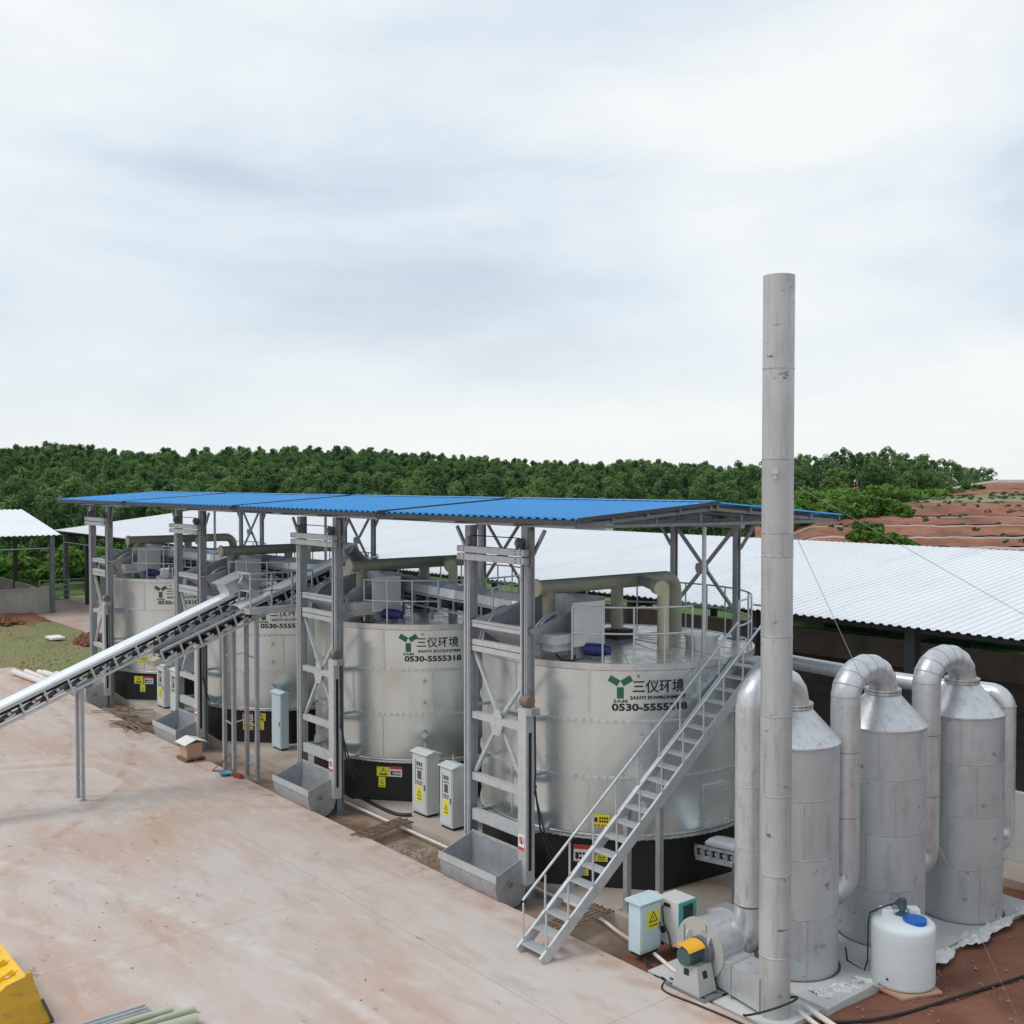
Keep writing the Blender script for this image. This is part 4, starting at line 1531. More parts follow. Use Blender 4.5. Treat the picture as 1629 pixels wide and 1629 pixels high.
def truss_conveyor(name, label, p0, p1, w, h, bays, cover_from=0.0, cover_to=1.0, laps=5, legs=()):
    """inclined belt conveyor: side trusses, belt, rollers, rounded cover sheets, drive head"""
    p0, p1 = np.array(p0, float), np.array(p1, float)
    t = thing(name, label, "conveyor", tuple(p0))
    d = p1 - p0
    L_ = np.linalg.norm(d)
    d /= L_
    s = np.array([d[1], -d[0], 0])
    s /= np.linalg.norm(s)
    u = np.cross(s, d)
    fr = MB()
    for sd in (-1, 1):
        o = s * sd * w / 2
        fr.bar(p0 + o, p1 + o, .05, .06, u)
        fr.bar(p0 + o - u * h, p1 + o - u * h, .05, .06, u)
        for k in range(bays + 1):
            q = p0 + d * (L_ * k / bays) + o
            fr.bar(q - u * .03, q - u * (h - .03), .045, .05, d)
    for k in range(bays + 1):
        q = p0 + d * (L_ * k / bays) - u * h
        fr.bar(q - s * w / 2, q + s * w / 2, .04, .04, u)
    fr.build("side_frame", GALV_LIGHT, t)
    for k in range(bays):
        ro = MB()
        q = p0 + d * (L_ * (k + .5) / bays) - u * (h * .45)
        ro.tube([q - s * w * .46, q + s * w * .46], .045, 8)
        ro.bar(q + d * .12 - u * .06 - s * (w * .47), q - d * .16 - u * .10 - s * (w * .47), .03, .05, u)
        ro.bar(q + d * .12 - u * .06 + s * (w * .47), q - d * .16 - u * .10 + s * (w * .47), .03, .05, u)
        ro.build("roller", GALV_LIGHT, t)
    b = MB()
    b.bar(p0 - u * .10, p1 - u * .10, w * .86, .02, u)
    b.bar(p0 - u * (h * .72), p1 - u * (h * .72), w * .86, .02, u)
    b.build("belt", RUBBER, t)
    if cover_to > cover_from:
        for k in range(laps):
            a0 = cover_from + (cover_to - cover_from) * k / laps
            a1 = cover_from + (cover_to - cover_from) * (k + 1) / laps + .004
            q0, q1 = p0 + d * L_ * a0, p0 + d * L_ * a1
            lift = .012 * (laps - k) / laps * 3
            prof = [(-w / 2 - .03, 0.0), (-w / 2 - .02, .05), (-w / 2 + .09, .10), (-.02, .12), (w / 2 - .09, .10), (w / 2 + .02, .05), (w / 2 + .03, 0.0)]
            n = len(prof)
            v = [q0 + s * x + u * (z + .035 + lift) for x, z in prof] + [q1 + s * x + u * (z + .035 + lift * .6) for x, z in prof]
            v += [q0 + s * x * .97 + u * (z + .02 + lift) for x, z in prof] + [q1 + s * x * .97 + u * (z + .02 + lift * .6) for x, z in prof]
            c = MB()
            f = [(i, i + 1, n + i + 1, n + i) for i in range(n - 1)] + [(2 * n + i, 3 * n + i, 3 * n + i + 1, 2 * n + i + 1) for i in range(n - 1)]
            f += [(i, 2 * n + i, 2 * n + i + 1, i + 1) for i in range(n - 1)] + [(n + i, n + i + 1, 3 * n + i + 1, 3 * n + i) for i in range(n - 1)]
            c.add(v, f)
            c.build("cover_sheet", COVER, t)
    for q in legs:
        lg = MB()
        for sd in (-1, 1):
            lg.box((q[0] + sd * .2 - .04, q[1] - .04, 0.012), (q[0] + sd * .2 + .04, q[1] + .04, q[2]))
            lg.box((q[0] + sd * .2 - .09, q[1] - .09, 0.002), (q[0] + sd * .2 + .09, q[1] + .09, 0.012))
        lg.bar((q[0] - .2, q[1], .55), (q[0] + .2, q[1], .55), .03, .03)
        lg.bar((q[0] - .2, q[1], q[2] - .25), (q[0] + .2, q[1], q[2] - .25), .05, .05)
        lg.build("support_leg", GALV, t)
    return t, d, s, u


cv, d, s, u = truss_conveyor("belt_conveyor", "long inclined belt conveyor under bright cover sheets reaching over the yard",
                             (-10.95, -12.6, 1.58), (-10.75, -4.15, 4.98), .44, .36, 15, 0, .985, 7, legs=[(-10.93, -8.28, 2.98)])
hd = MB()
q = np.array((-10.75, -4.15, 4.98))


def obox(mb, c, s, d, u, w, l, h):
    c = np.asarray(c, float)
    mb.hexa([c - s * w / 2 - d * l / 2 - u * h / 2, c + s * w / 2 - d * l / 2 - u * h / 2, c + s * w / 2 + d * l / 2 - u * h / 2, c - s * w / 2 + d * l / 2 - u * h / 2,
             c - s * w / 2 - d * l / 2 + u * h / 2, c + s * w / 2 - d * l / 2 + u * h / 2, c + s * w / 2 + d * l / 2 + u * h / 2, c - s * w / 2 + d * l / 2 + u * h / 2])
    return mb


obox(hd, q + d * .05 + u * .26, s, d, u, .70, .62, .34)
hd.build("head_box", GALV_LIGHT, cv)
hp = MB()
obox(hp, q + d * .05 + u * .45, s, d, u, .86, .78, .03)
hp.build("head_lid", GALV, cv)
ch = MB()
ch.tube([q + d * .12 + u * .42 + s * .43, q + d * .30 + u * .10 + s * .43, q + d * .55 - u * .34 + s * .43], .15, 14)
ch.build("chain_guard", GALV, cv)
mt = MB()
mt.tube([q + d * .55 - u * .30 + s * .30, q + d * .55 - u * .30 - s * .2], .12, 14)
mt.build("drive_motor", GALV_DARK, cv)

c2, d, s, u = truss_conveyor("belt_conveyor", "upper inclined belt conveyor rising past the work platform to the tank decks",
                             (-10.25, -6.55, 3.72), (-10.45, -.95, 5.78), .56, .36, 11, .40, .97, 4)
q = np.array((-10.45, -.95, 5.78))
hd = MB()
obox(hd, q + d * .25 + u * .10, s, d, u, .62, .5, .5)
hd.build("head_box", GALV_LIGHT, c2)
hg = MB()
hg.tube([q + d * .2 + u * .28 + s * .36, q + d * .5 - u * .25 + s * .36], .15, 14)
hg.build("chain_guard", GALV_DARK, c2)
tb = MB()
p = np.array((-10.25, -6.55, 3.72))
obox(tb, p - d * .15 - u * .25, s, d, u, .5, .22, .16)
tb.build("tail_block", BEIGE, c2)


def deck_conveyor(label, xa, xb, za, zb):
    y = -1.05
    t = thing("deck_conveyor", label, "conveyor", (xa, y, za), "cross conveyors over the decks")
    n = int(abs(xb - xa) / 1.15) + 1
    for k in range(n):
        a0, a1 = k / n, (k + 1) / n + .003
        c = MB()
        prof = [(-.34, 0), (-.30, .20), (-.14, .30), (.14, .30), (.30, .20), (.34, 0)]
        P0 = np.array([xa + (xb - xa) * a0, y, za + (zb - za) * a0])
        P1 = np.array([xa + (xb - xa) * a1, y, za + (zb - za) * a1])
        li = .006 * (k % 2)
        m = len(prof)
        v = [P0 + np.array([0, p, z + li]) for p, z in prof] + [P1 + np.array([0, p, z + li]) for p, z in prof]
        v += [P0 + np.array([0, p * .96, z + li - .012]) for p, z in prof] + [P1 + np.array([0, p * .96, z + li - .012]) for p, z in prof]
        f = [(i, m + i, m + i + 1, i + 1) for i in range(m - 1)] + [(2 * m + i, 2 * m + i + 1, 3 * m + i + 1, 3 * m + i) for i in range(m - 1)]
        f += [(i, i + 1, 2 * m + i + 1, 2 * m + i) for i in range(m - 1)] + [(m + i, 3 * m + i, 3 * m + i + 1, m + i + 1) for i in range(m - 1)]
        c.add(v, f)
        c.build("cover_sheet", COVER if k % 3 == 1 else GALV_LIGHT, t)
    fr = MB()
    for yy in (y - .33, y + .33):
        fr.bar((xa, yy, za - .04), (xb, yy, zb - .04), .05, .05)
        fr.bar((xa, yy, za - .34), (xb, yy, zb - .34), .05, .05)
        for k in range(2 * n + 1):
            x = xa + (xb - xa) * k / (2 * n)
            z = za + (zb - za) * k / (2 * n)
            fr.bar((x, yy, z - .05), (x, yy, z - .33), .04, .04, (1, 0, 0))
    fr.build("side_frame", GALV, t)
    b = MB()
    b.bar((xa, y, za - .12), (xb, y, zb - .12), .56, .02)
    b.bar((xa, y, za - .27), (xb, y, zb - .27), .56, .02)
    b.build("belt", RUBBER, t)
    return t


def conv_legs(t, xs, z):
    for x in xs:
        for yy in (-1.38, -.72):
            MB().box((x - .03, yy - .03, ZT + .09), (x + .03, yy + .03, z)).build("support_leg", GALV, t)


t_ = deck_conveyor("covered cross conveyor over the deck of the tank behind the control cabinets", -9.9, -.9, 5.36, 5.10)
conv_legs(t_, (-9.2, -6.5, -5.2, -1.6), 4.92)
t_ = deck_conveyor("covered cross conveyor over the decks of the two farther tanks", -24.2, -11.1, 5.28, 5.42)
conv_legs(t_, (-24, -22, -17, -14), 4.98)

# small discharge conveyor under the staircase tank
dc, d, s, u = truss_conveyor("belt_conveyor", "small discharge conveyor sticking out beneath the tank beside the staircase",
                             (2.9, -.35, .78), (4.3, -.62, 1.02), .5, .24, 6, .25, 1.0, 1)
for yy in (-.85, -.40):
    MB().box((4.02, yy - .03, 0.003), (4.08, yy + .03, .80)).build("support_leg", GALV_DARK, dc)
for z in (.25, .45):
    MB().bar((4.05, -.82, z), (4.05, -.43, z), .03, .03).build("tie_bar", GALV_DARK, dc)

# ================================================================== WORK PLATFORM
wp = thing("work_platform", "tall narrow work platform on four thin posts with a railed deck", "platform", (-10.4, -4.1, 0))
for x, y in ((-11.11, -4.30), (-10.60, -4.26), (-10.36, -3.99), (-9.79, -3.96)):
    b = MB()
    b.box((x - .05, y - .05, .012), (x + .05, y + .05, 4.62))
    b.box((x - .1, y - .1, 0.0), (x + .1, y + .1, .012))
    b.build("leg", GALV, wp)
f = MB()
f.box((-10.42, -4.2, 4.62), (-9.70, -2.3, 4.66))
f.box((-10.42, -4.22, 4.50), (-9.68, -4.17, 4.66))
f.box((-9.70, -4.2, 4.50), (-9.66, -2.3, 4.66))
f.build("deck", GALV_LIGHT, wp)
r = MB()
for z in (5.12, 5.60):
    r.bar((-10.40, -4.18, z), (-9.69, -4.18, z), .04, .04)
    r.bar((-9.69, -4.18, z), (-9.69, -2.32, z), .04, .04)
for y in (-4.18, -3.56, -2.94, -2.32):
    r.bar((-9.69, y, 4.64), (-9.69, y, 5.60), .04, .04, (0, 1, 0))
r.bar((-10.40, -4.18, 4.64), (-10.40, -4.18, 5.60), .04, .04, (0, 1, 0))
r.build("guard_rail", GALV_LIGHT, wp)
r = MB()
for z in (1.45, 3.3):
    r.bar((-11.11, -4.30, z), (-10.60, -4.26, z - .08), .035, .035)
    r.bar((-10.36, -3.99, z), (-9.79, -3.96, z), .035, .035)
    r.bar((-10.60, -4.26, z), (-10.36, -3.99, z + .1), .035, .035)
r.bar((-10.36, -3.99, .35), (-9.79, -3.96, .35), .035, .035)
r.build("tie_bar", GALV, wp)

# ================================================================== STAIRCASE
st = thing("steel_staircase", "steep galvanised staircase with thin handrails climbing to the tank deck", "staircase", (3.35, -5.3, 0))
XA, XB = 3.06, 3.66
A0, A1 = np.array([0, -5.34, .02]), np.array([0, .42, 4.46])
for x in (XA, XB):
    o = np.array([x, 0, 0])
    b = MB()
    b.bar(A0 + o, A1 + o, .05, .20)
    b.build("stringer", GALV_LIGHT, st)
N_T = 21
for k in range(N_T):
    p = A0 + (A1 - A0) * (k + .45) / N_T
    b = MB()
    b.box((XA + .025, p[1] - .10, p[2] + .02), (XB - .025, p[1] + .12, p[2] + .05))
    b.build("tread", GALV_LIGHT, st)
for x in (XA, XB):
    o = np.array([x, 0, 0])
    up = np.array([0, 0, .74])
    b = MB()
    b.tube([A0 + o + up + np.array([0, .08, .12]), A1 + o + up], .024, 8)
    for k in range(11):
        p = A0 + (A1 - A0) * (k + .02) / 10 + o
        if k == 0:
            p = p + np.array([0, .08, .06])
        b.tube([p, p + up * 1.0], .02, 6)
    b.build("handrail", GALV_LIGHT, st)
b = MB()
b.box((3.02, .45, 4.40), (3.72, 1.10, 4.45))
b.box((3.02, .45, 4.25), (3.06, 1.10, 4.40))
b.box((3.68, .45, 4.25), (3.72, 1.10, 4.40))
b.build("landing", GALV, st)
b = MB()
for z in (.55, 1.05):
    b.tube([(3.68, .45, 4.45 + z), (3.68, 1.06, 4.45 + z), (2.9, 1.14, 4.45 + z)], .022, 6)
for p in ((3.68, .45), (3.68, 1.06), (3.3, 1.1)):
    b.tube([(*p, 4.45), (*p, 5.5)], .022, 6)
b.build("landing_rail", GALV_LIGHT, st)
for x, y in ((2.95, -2.62), (2.95, -1.74)):
    b = MB()
    zt = A0[2] + (A1[2] - A0[2]) * (y - A0[1]) / (A1[1] - A0[1]) - .06
    b.box((x - .055, y - .055, .012), (x + .055, y + .055, zt))
    b.box((x - .12, y - .12, 0), (x + .12, y + .12, .012))
    b.build("support_post", GALV, st)
b = MB()
b.bar((3.66, .95, 4.3), (3.1, .8, 3.4), .06, .06)
b.build("landing_brace", GALV, st)

# ================================================================== CHIMNEY, FAN, SCRUBBERS
CH = (7.12, -3.66)
ck = thing("chimney_stack", "tall dull steel chimney stack with weld rings and scuffs", "chimney", (*CH, -.12))
zs = [-.12, .9, 2.15, 3.35, 4.55, 5.75, 6.95, 7.30, 8.4, 9.75, 11.14]
for a, b_ in zip(zs[:-1], zs[1:]):
    rr = .236 + .002 * math.sin(a * 5)
    m = MB()
    m.lathe([(rr, a + .004), (rr, b_ - .004)], CH, 48)
    if b_ > 11:
        m.lathe([(rr, b_ - .004), (rr - .012, b_ - .004), (rr - .012, b_ - .004), (rr - .012, b_ - 1.5)], CH, 48)
    m.build("stack_section", STACK, ck)
    if b_ < 11:
        MB().lathe([(rr - .002, b_ - .014), (rr + .006, b_ - .008), (rr + .006, b_ - .008), (rr + .006, b_ + .008), (rr + .006, b_ + .008), (rr - .002, b_ + .014)], CH, 48).build("weld_ring", WELD, ck)
MB().lathe([(.237, -.12), (.36, -.12), (.36, -.12), (.36, -.09), (.36, -.09), (.237, -.09)], CH, 32).build("base_flange", STACK, ck)
# sampling plug with bright polished patch
a = -62
n = np.array([math.cos(R(a)), math.sin(R(a)), 0])
b = MB()
p = np.array([CH[0], CH[1], 8.22]) + n * .232
b.tube([p, p + n * .04], .055, 12)
b.tube([p + np.array([0, 0, -.09]), p + n * .035 + np.array([0, 0, -.09])], .03, 10)
b.build("sampling_plug", PIPE, ck)
# loop of hose hung round the foot
b = MB()
b.tube([(CH[0] + .40 * math.cos(q), CH[1] - .1 + .40 * math.sin(q), .12 + .22 * math.cos(q)) for q in np.linspace(0, 2 * math.pi, 25)], .018, 6, cap=False)
tag(b.build("hose_loop", RUBBER, None, (CH[0], CH[1], .1)), "loop of dark hose lying round the foot of the chimney", "hose")

fan = thing("centrifugal_fan", "grey centrifugal fan with an orange motor cover beside the chimney", "fan", (5.95, -3.7, 0))
FC = np.array([5.75, -3.5, .56])
m = MB()
# scroll: spiral casing between two side plates
sc_ = [(FC[0] + (.415 + .04 * k / 30) * math.cos(R(-60 + 300 * k / 30)), FC[2] + (.415 + .04 * k / 30) * math.sin(R(-60 + 300 * k / 30))) for k in range(31)]
n_ = len(sc_)
v = [(x, y, z) for y in (-3.76, -3.16) for x, z in sc_]
m.add(v, [(i, n_ + i, n_ + i + 1, i + 1) for i in range(n_ - 1)], True)
m.build("scroll_casing", PIPE, fan)
m = MB()
sc2 = [(FC[0] + .485 * math.cos(R(-90 + 360 * k / 40)), FC[2] + .485 * math.sin(R(-90 + 360 * k / 40))) for k in range(40)]
m.prism(sc2, 'y', -3.79, -3.765)
m.build("front_plate", FAN_GREY, fan)
m = MB()
m.prism([(FC[0] + (p[0] - FC[0]) * .97, FC[2] + (p[1] - FC[2]) * .97) for p in sc2], 'y', -3.155, -3.13)
m.build("back_plate", FAN_GREY, fan)
m = MB()
m.box((FC[0] - .20, -3.82, .62), (FC[0] + .24, -3.795, .80))
m.box((FC[0] + .02, -3.815, .86), (FC[0] + .14, -3.80, .97))
m.build("name_plate", STAIN_FLANGE, fan)
m = MB()
for x in (FC[0] - .2, FC[0] + .24):
    m.tube([(x, -3.83, .60), (x, -3.87, .62), (x, -3.87, .78), (x, -3.83, .80)], .016, 6)
m.tube([(FC[0] - .33, -3.80, .56), (FC[0] - .33, -3.80, .86)], .013, 6)
m.build("lifting_lug", PIPE, fan)
m = MB()
m.tube([(FC[0] + .07, -3.80, .55), (FC[0] + .07, -3.90, .55)], .24, 28)
m.tube([(FC[0] + .07, -3.90, .55), (FC[0] + .07, -3.95, .55)], .20, 28)
m.build("bearing_flange", GALV_DARK, fan)
m = MB()
m.tube([(5.83, -3.95, .57), (5.83, -4.27, .57)], .14, 22)
for k in range(7):
    m.tube([(5.83, -3.98 - .04 * k, .57), (5.83, -3.99 - .04 * k, .57)], .152, 22)
m.build("motor", MOTOR_TEAL, fan)
m = MB()
arc = [(5.83 + .20 * math.cos(a), .57 + .06 + .15 * math.sin(a)) for a in np.linspace(R(28), R(152), 10)]
poly = arc + [(x, z - .012) for x, z in reversed(arc)]
m.prism(poly, 'y', -4.33, -3.95)
m.build("motor_cover", ORANGE, fan)
m = MB()
lo = [(5.57, -4.25), (6.14, -4.25), (6.14, -3.83), (5.57, -3.83)]
hi = [(5.64, -4.18), (6.03, -4.18), (6.03, -3.83), (5.64, -3.83)]
m.hexa([(x, y, .02) for x, y in lo] + [(x, y, .44) for x, y in hi])
pd = bevel(m.build("pedestal", FAN_GREY, fan), .008)
m = MB()


def on_front(x0, x1, z0, z1):
    def Y(z):
        return -4.25 + .07 * (z - .02) / .42 - .004
    m.add([(x0, Y(z0), z0), (x1, Y(z0), z0), (x1, Y(z1 - .02), z1 - .02), (x1 - .02, Y(z1), z1), (x0 + .02, Y(z1), z1), (x0, Y(z1 - .02), z1 - .02)], [(0, 1, 2, 3, 4, 5)])


def on_side(y0, y1, z0, z1):
    def X(z):
        return 6.14 - .11 * (z - .02) / .42 + .004
    m.add([(X(z0), y0, z0), (X(z0), y1, z0), (X(z1), y1, z1), (X(z1), y0, z1)], [(0, 1, 2, 3)])


on_front(5.78, 5.89, .27, .37)
on_side(-4.08, -3.98, .25, .36)
m.build("hand_hole", RUBBER, pd)
m = MB()
m.box((5.48, -4.29, -.06), (6.28, -4.21, .02))
m.box((5.48, -3.86, -.06), (6.28, -3.78, .02))
m.box((6.20, -4.209, -.06), (6.28, -3.05, .015))
m.build("base_rail", GALV_DARK, fan)
m = MB()
m.hexa([(6.06, -3.755, .05), (7.02, -3.90, .03), (7.02, -3.42, .03), (6.06, -3.20, .05), (6.06, -3.755, .50), (7.02, -3.90, .54), (7.02, -3.42, .54), (6.06, -3.20, .50)])
m.build("outlet_duct", PIPE, fan)
m = MB()
for x in (6.40,):
    m.box((x - .012, -3.84, .02), (x + .012, -3.24, .55))
m.build("duct_flange", STAIN_FLANGE, fan)

# scrubber towers
SCR = [(6.26, -2.05), (6.51, .20), (6.88, 2.26)]
SR = .74
SC_LABEL = ["grey steel scrubber tower just behind the chimney", "grey steel scrubber tower behind the white plastic tank",
            "grey steel scrubber tower farthest from the chimney"]


def make_scrubber():
    t = thing("scrubber_tower", SC_LABEL[0], "scrubber", (*SCR[0], 0), "grey scrubber towers in a row")
    zs = [.03, 1.05, 2.05, 3.02, 3.95]
    zs = [.03, 1.02, 1.98, 2.94, 3.78]
    for a, b in zip(zs[:-1], zs[1:]):
        rr = SR + .003 * math.sin(a * 7)
        MB().lathe([(rr, a), (rr, b - .014), (rr, b - .014), (rr - .006, b)], SCR[0], 56).build("body_section", SCRUB, t)
        ws = MB()
        ws.lathe([(rr - .002, b - .02), (rr + .005, b - .008), (rr + .005, b + .002), (rr - .008, b + .012)], SCR[0], 56)
        wa = R({.03: -35, 1.02: -78, 1.98: -40, 2.94: -62}[a])
        ws.bar((SCR[0][0] + rr * math.cos(wa), SCR[0][1] + rr * math.sin(wa), a + .01), (SCR[0][0] + rr * math.cos(wa), SCR[0][1] + rr * math.sin(wa), b - .02), .014, .008, (math.cos(wa), math.sin(wa), 0))
        ws.build("weld_seam", WELD, t)
    MB().lathe([(SR + .025, 3.765), (SR + .025, 3.79), (SR + .025, 3.79), (.31, 4.29), (.27, 4.33)], SCR[0], 56).build("cone_top", PIPE, t)
    f = MB()
    f.lathe([(.25, 4.32), (.315, 4.32), (.315, 4.32), (.315, 4.35), (.315, 4.35), (.25, 4.35)], SCR[0], 40)
    f.lathe([(.25, 4.37), (.315, 4.37), (.315, 4.37), (.315, 4.40), (.315, 4.40), (.25, 4.40)], SCR[0], 40)
    f.lathe([(.255, 4.32), (.255, 4.40)], SCR[0], 40)
    for k in range(16):
        a = 2 * math.pi * k / 16
        f.tube([(SCR[0][0] + .29 * math.cos(a), SCR[0][1] + .29 * math.sin(a), 4.305), (SCR[0][0] + .29 * math.cos(a), SCR[0][1] + .29 * math.sin(a), 4.415)], .014, 6)
    f.build("neck_flange", STAIN_FLANGE, t)
    for z in (1.45, 2.36, 3.25):
        p = MB()
        a = R(-106)
        n = np.array([math.cos(a), math.sin(a), 0])
        b = np.array([*SCR[0], z]) + n * (SR - .03)
        p.tube([b, b + n * .07], .13, 22)
        p.tube([b + n * .07, b + n * .10], .165, 22)
        p.build("view_port", GALV, t)
    l = MB()
    for a in (-20, 160):
        x, y = SCR[0][0] + (SR - .02) * math.cos(R(a)), SCR[0][1] + (SR - .02) * math.sin(R(a))
        l.tube([(x - .03, y, 3.79), (x - .03, y, 3.87), (x + .03, y, 3.87), (x + .03, y, 3.79)], .012, 6)
    l.build("lifting_lug", STAIN_FLANGE, t)
    MB().lathe([(SR - .01, .0), (SR + .05, .0), (SR + .05, .0), (SR + .05, .03), (SR + .05, .03), (SR - .01, .03)], SCR[0], 48).build("base_ring", SCRUB, t)
    return t


sb = make_scrubber()
for i in (1, 2):
    q = copy_tree(sb)
    q.location = (*SCR[i], 0)
    q["label"] = SC_LABEL[i]

PR = .245


def bend(c, r, a0, a1, ex, ey, n=7, r2=None):
    """arc of mitred segments round c in the plane of ex, ey"""
    return [np.array(c) + np.array(ex) * r * math.cos(a) + np.array(ey) * (r2 or r) * math.sin(a) for a in np.linspace(R(a0), R(a1), n)]


def gooseneck(name, label, scr, down, foot):
    """pipe over the top of a scrubber and down to its next inlet"""
    t = thing(name, label, "pipe", (*down, 0), "steel gooseneck pipes between the scrubbers")
    s_, d_ = np.array([*scr, 0.0]), np.array([*down, 0.0])
    h = d_ - s_
    w = np.linalg.norm(h)
    ex = h / w
    mid = (s_ + d_) / 2
    arc = bend(mid + np.array([0, 0, 4.44]), w / 2, 180, 0, ex, (0, 0, 1), 9, .385)
    m = MB()
    m.tube([s_ + np.array([0, 0, 4.38])] + arc + [d_ + np.array([0, 0, 4.3])], PR, 28, cap=False)
    m.build("return_bend", PIPE, t)
    for k in range(len(arc)):
        p = arc[k]
        a_ = R(180 - 180 * k / 8)
        dr = np.array(ex) * -math.sin(a_) + np.array([0, 0, 1]) * math.cos(a_)
        MB().tube([p - dr * .008, p + dr * .008], PR + .004, 28).build("weld_seam", WELD, t)
    zs = [4.32, 3.5, 2.4, 1.45]
    for a, b in zip(zs[:-1], zs[1:]):
        MB().tube([d_ + np.array([0, 0, a]), d_ + np.array([0, 0, b + .01])], PR + .004 * (a > 4), 28).build("straight_pipe", PIPE, t)
    f_ = np.array([*foot, 0.0])
    g = f_ - d_
    gl = np.linalg.norm(g)
    g = g / gl
    rb = .36
    low = bend(d_ + g * rb + np.array([0, 0, 1.46]), rb, 180, 270, g, (0, 0, 1), 5)
    m = MB()
    m.tube([d_ + np.array([0, 0, 1.47])] + low + [f_ + np.array([0, 0, 1.10])], PR, 28)
    m.build("lower_elbow", PIPE, t)
    return t


gooseneck("gooseneck_pipe", "steel gooseneck pipe dropping between the chimney scrubber and the scrubber behind the white tank", SCR[1], (6.62, -1.10), (6.42, -1.62))
gooseneck("gooseneck_pipe", "steel gooseneck pipe dropping between the two scrubbers away from the chimney", SCR[2], (6.82, 1.12), (6.64, .64))
# pipe from the first scrubber to the fan inlet
t = thing("fan_inlet_pipe", "steel gooseneck pipe running down from the chimney scrubber into the fan", "pipe", (6.18, -2.92, 0))
s_, d_ = np.array([*SCR[0], 0.0]), np.array([6.20, -3.10, 0.0])
h = d_ - s_
w = np.linalg.norm(h)
ex = h / w
arc = bend((s_ + d_) / 2 + np.array([0, 0, 4.44]), w / 2, 180, 0, ex, (0, 0, 1), 9, .385)
m = MB()
m.tube([s_ + np.array([0, 0, 4.38])] + arc + [d_ + np.array([0, 0, 4.3])], PR, 28, cap=False)
m.build("return_bend", PIPE, t)
for a, b_ in ((4.32, 3.2), (3.2, 2.2), (2.2, 1.28)):
    MB().tube([d_ + np.array([0, 0, a]), d_ + np.array([0, 0, b_])], PR, 28).build("straight_pipe", PIPE, t)
    MB().tube([d_ + np.array([0, 0, b_ - .01]), d_ + np.array([0, 0, b_ + .01])], PR + .008, 28).build("weld_seam", STAIN_FLANGE, t)
m = MB()
end = np.array([5.84, -3.10, .55])
m.tube([d_ + np.array([0, 0, 1.28]), d_ + np.array([-.02, .05, 1.0]), np.array([6.05, -2.93, .74]), np.array([5.94, -3.02, .60]), end], .29, 28, rs=[.25, .27, .29, .30, .31])
m.build("lower_elbow", PIPE, t)
m = MB()
for k in range(20):
    a = 2 * math.pi * k / 20
    p = end + .36 * np.array([math.cos(a), 0, math.sin(a)])
    m.box(p - .02, p + .02)
m.tube([end + np.array([0, -.01, 0]), end + np.array([0, .03, 0])], .37, 32)
m.build("bolted_flange", STAIN_FLANGE, t)

# main gas duct coming along behind the scrubbers
t = thing("main_gas_duct", "long steel gas duct running behind the scrubbers from the tank deck", "duct", (6.9, 3.3, 0))
m = MB()
m.tube([(2.2, 3.15, 4.02), (4.6, 3.15, 3.98), (6.85, 3.5, 3.94)], .16, 22)
m.build("main_pipe", PIPE, t)
arc = bend((6.81, 3.55, 3.68), .27, 90, 0, (1, 0, 0), (0, 0, 1), 6)
m = MB()
m.tube([np.array((6.3, 3.46, 3.95))] + arc + bend((7.08, 3.29, 1.4), .26, 0, -90, (0, 1, 0), (0, 0, 1), 5) + [np.array((7.06, 2.8, 1.14))], .19, 24)
m.build("down_pipe", PIPE, t)
for z in (3.72, 2.6, 1.45):
    MB().tube([(7.08, 3.55, z), (7.08, 3.55, z + .03)], .198, 24).build("weld_seam", STAIN_FLANGE, t)

# white plastic dosing tank
t = thing("dosing_tank", "white plastic dosing tank with blue lid and dark mixer motor", "tank", (7.74, -1.12, 0))
W = (7.74, -1.12)
m = MB()
m.lathe([(0, -.03), (.47, -.03), (.495, .0), (.50, .03), (.495, .35), (.50, .70), (.50, .86), (.49, .92), (.46, .95), (.30, 1.0), (0, 1.02)], W, 64)
m.build("body", PLASTIC, t)
m = MB()
cvx, svx = math.cos(YAW), math.sin(YAW)
for sgn in (-1, 1):
    a = YAW + math.pi / 2 + sgn * .0
    cx, cy = W[0] - .18 * math.sin(YAW) + sgn * .22 * cvx, W[1] + .18 * math.cos(YAW) + sgn * .22 * svx
    pts = [(-.10, -.10), (.10, -.10), (.10, .10), (-.10, .10)]
    lo = [(cx + px * cvx - py * svx, cy + px * svx + py * cvx) for px, py in pts]
    m.hexa([(x, y, .94) for x, y in lo] + [(cx + (x - cx) * .9, cy + (y - cy) * .9, 1.09) for x, y in lo])
bevel(m.build("top_lug", PLASTIC, t), .012)
m = MB()
lx, ly = W[0] + .20, W[1] + .0
m.lathe([(.0, 1.06), (.15, 1.06), (.185, 1.045), (.185, 1.045), (.185, .97)], (lx, ly), 32)
m.build("screw_lid", LID_BLUE, t)
m = MB()
m.box((W[0] - .12, W[1] - .05, .99), (W[0] + .04, W[1] + .11, 1.05))
m.tube([(W[0] - .04, W[1] + .03, 1.05), (W[0] - .04, W[1] + .03, 1.12)], .045, 12)
m.tube([(W[0] - .04, W[1] + .03, 1.12), (W[0] - .04, W[1] + .03, 1.26)], .07, 16)
m.tube([(W[0] - .04, W[1] + .03, 1.26), (W[0] - .04, W[1] + .03, 1.29)], .055, 16)
m.box((W[0] - .13, W[1] - .03, 1.17), (W[0] - .08, W[1] + .04, 1.25))
m.build("mixer_motor", MOTOR_TEAL, t)
m = MB()
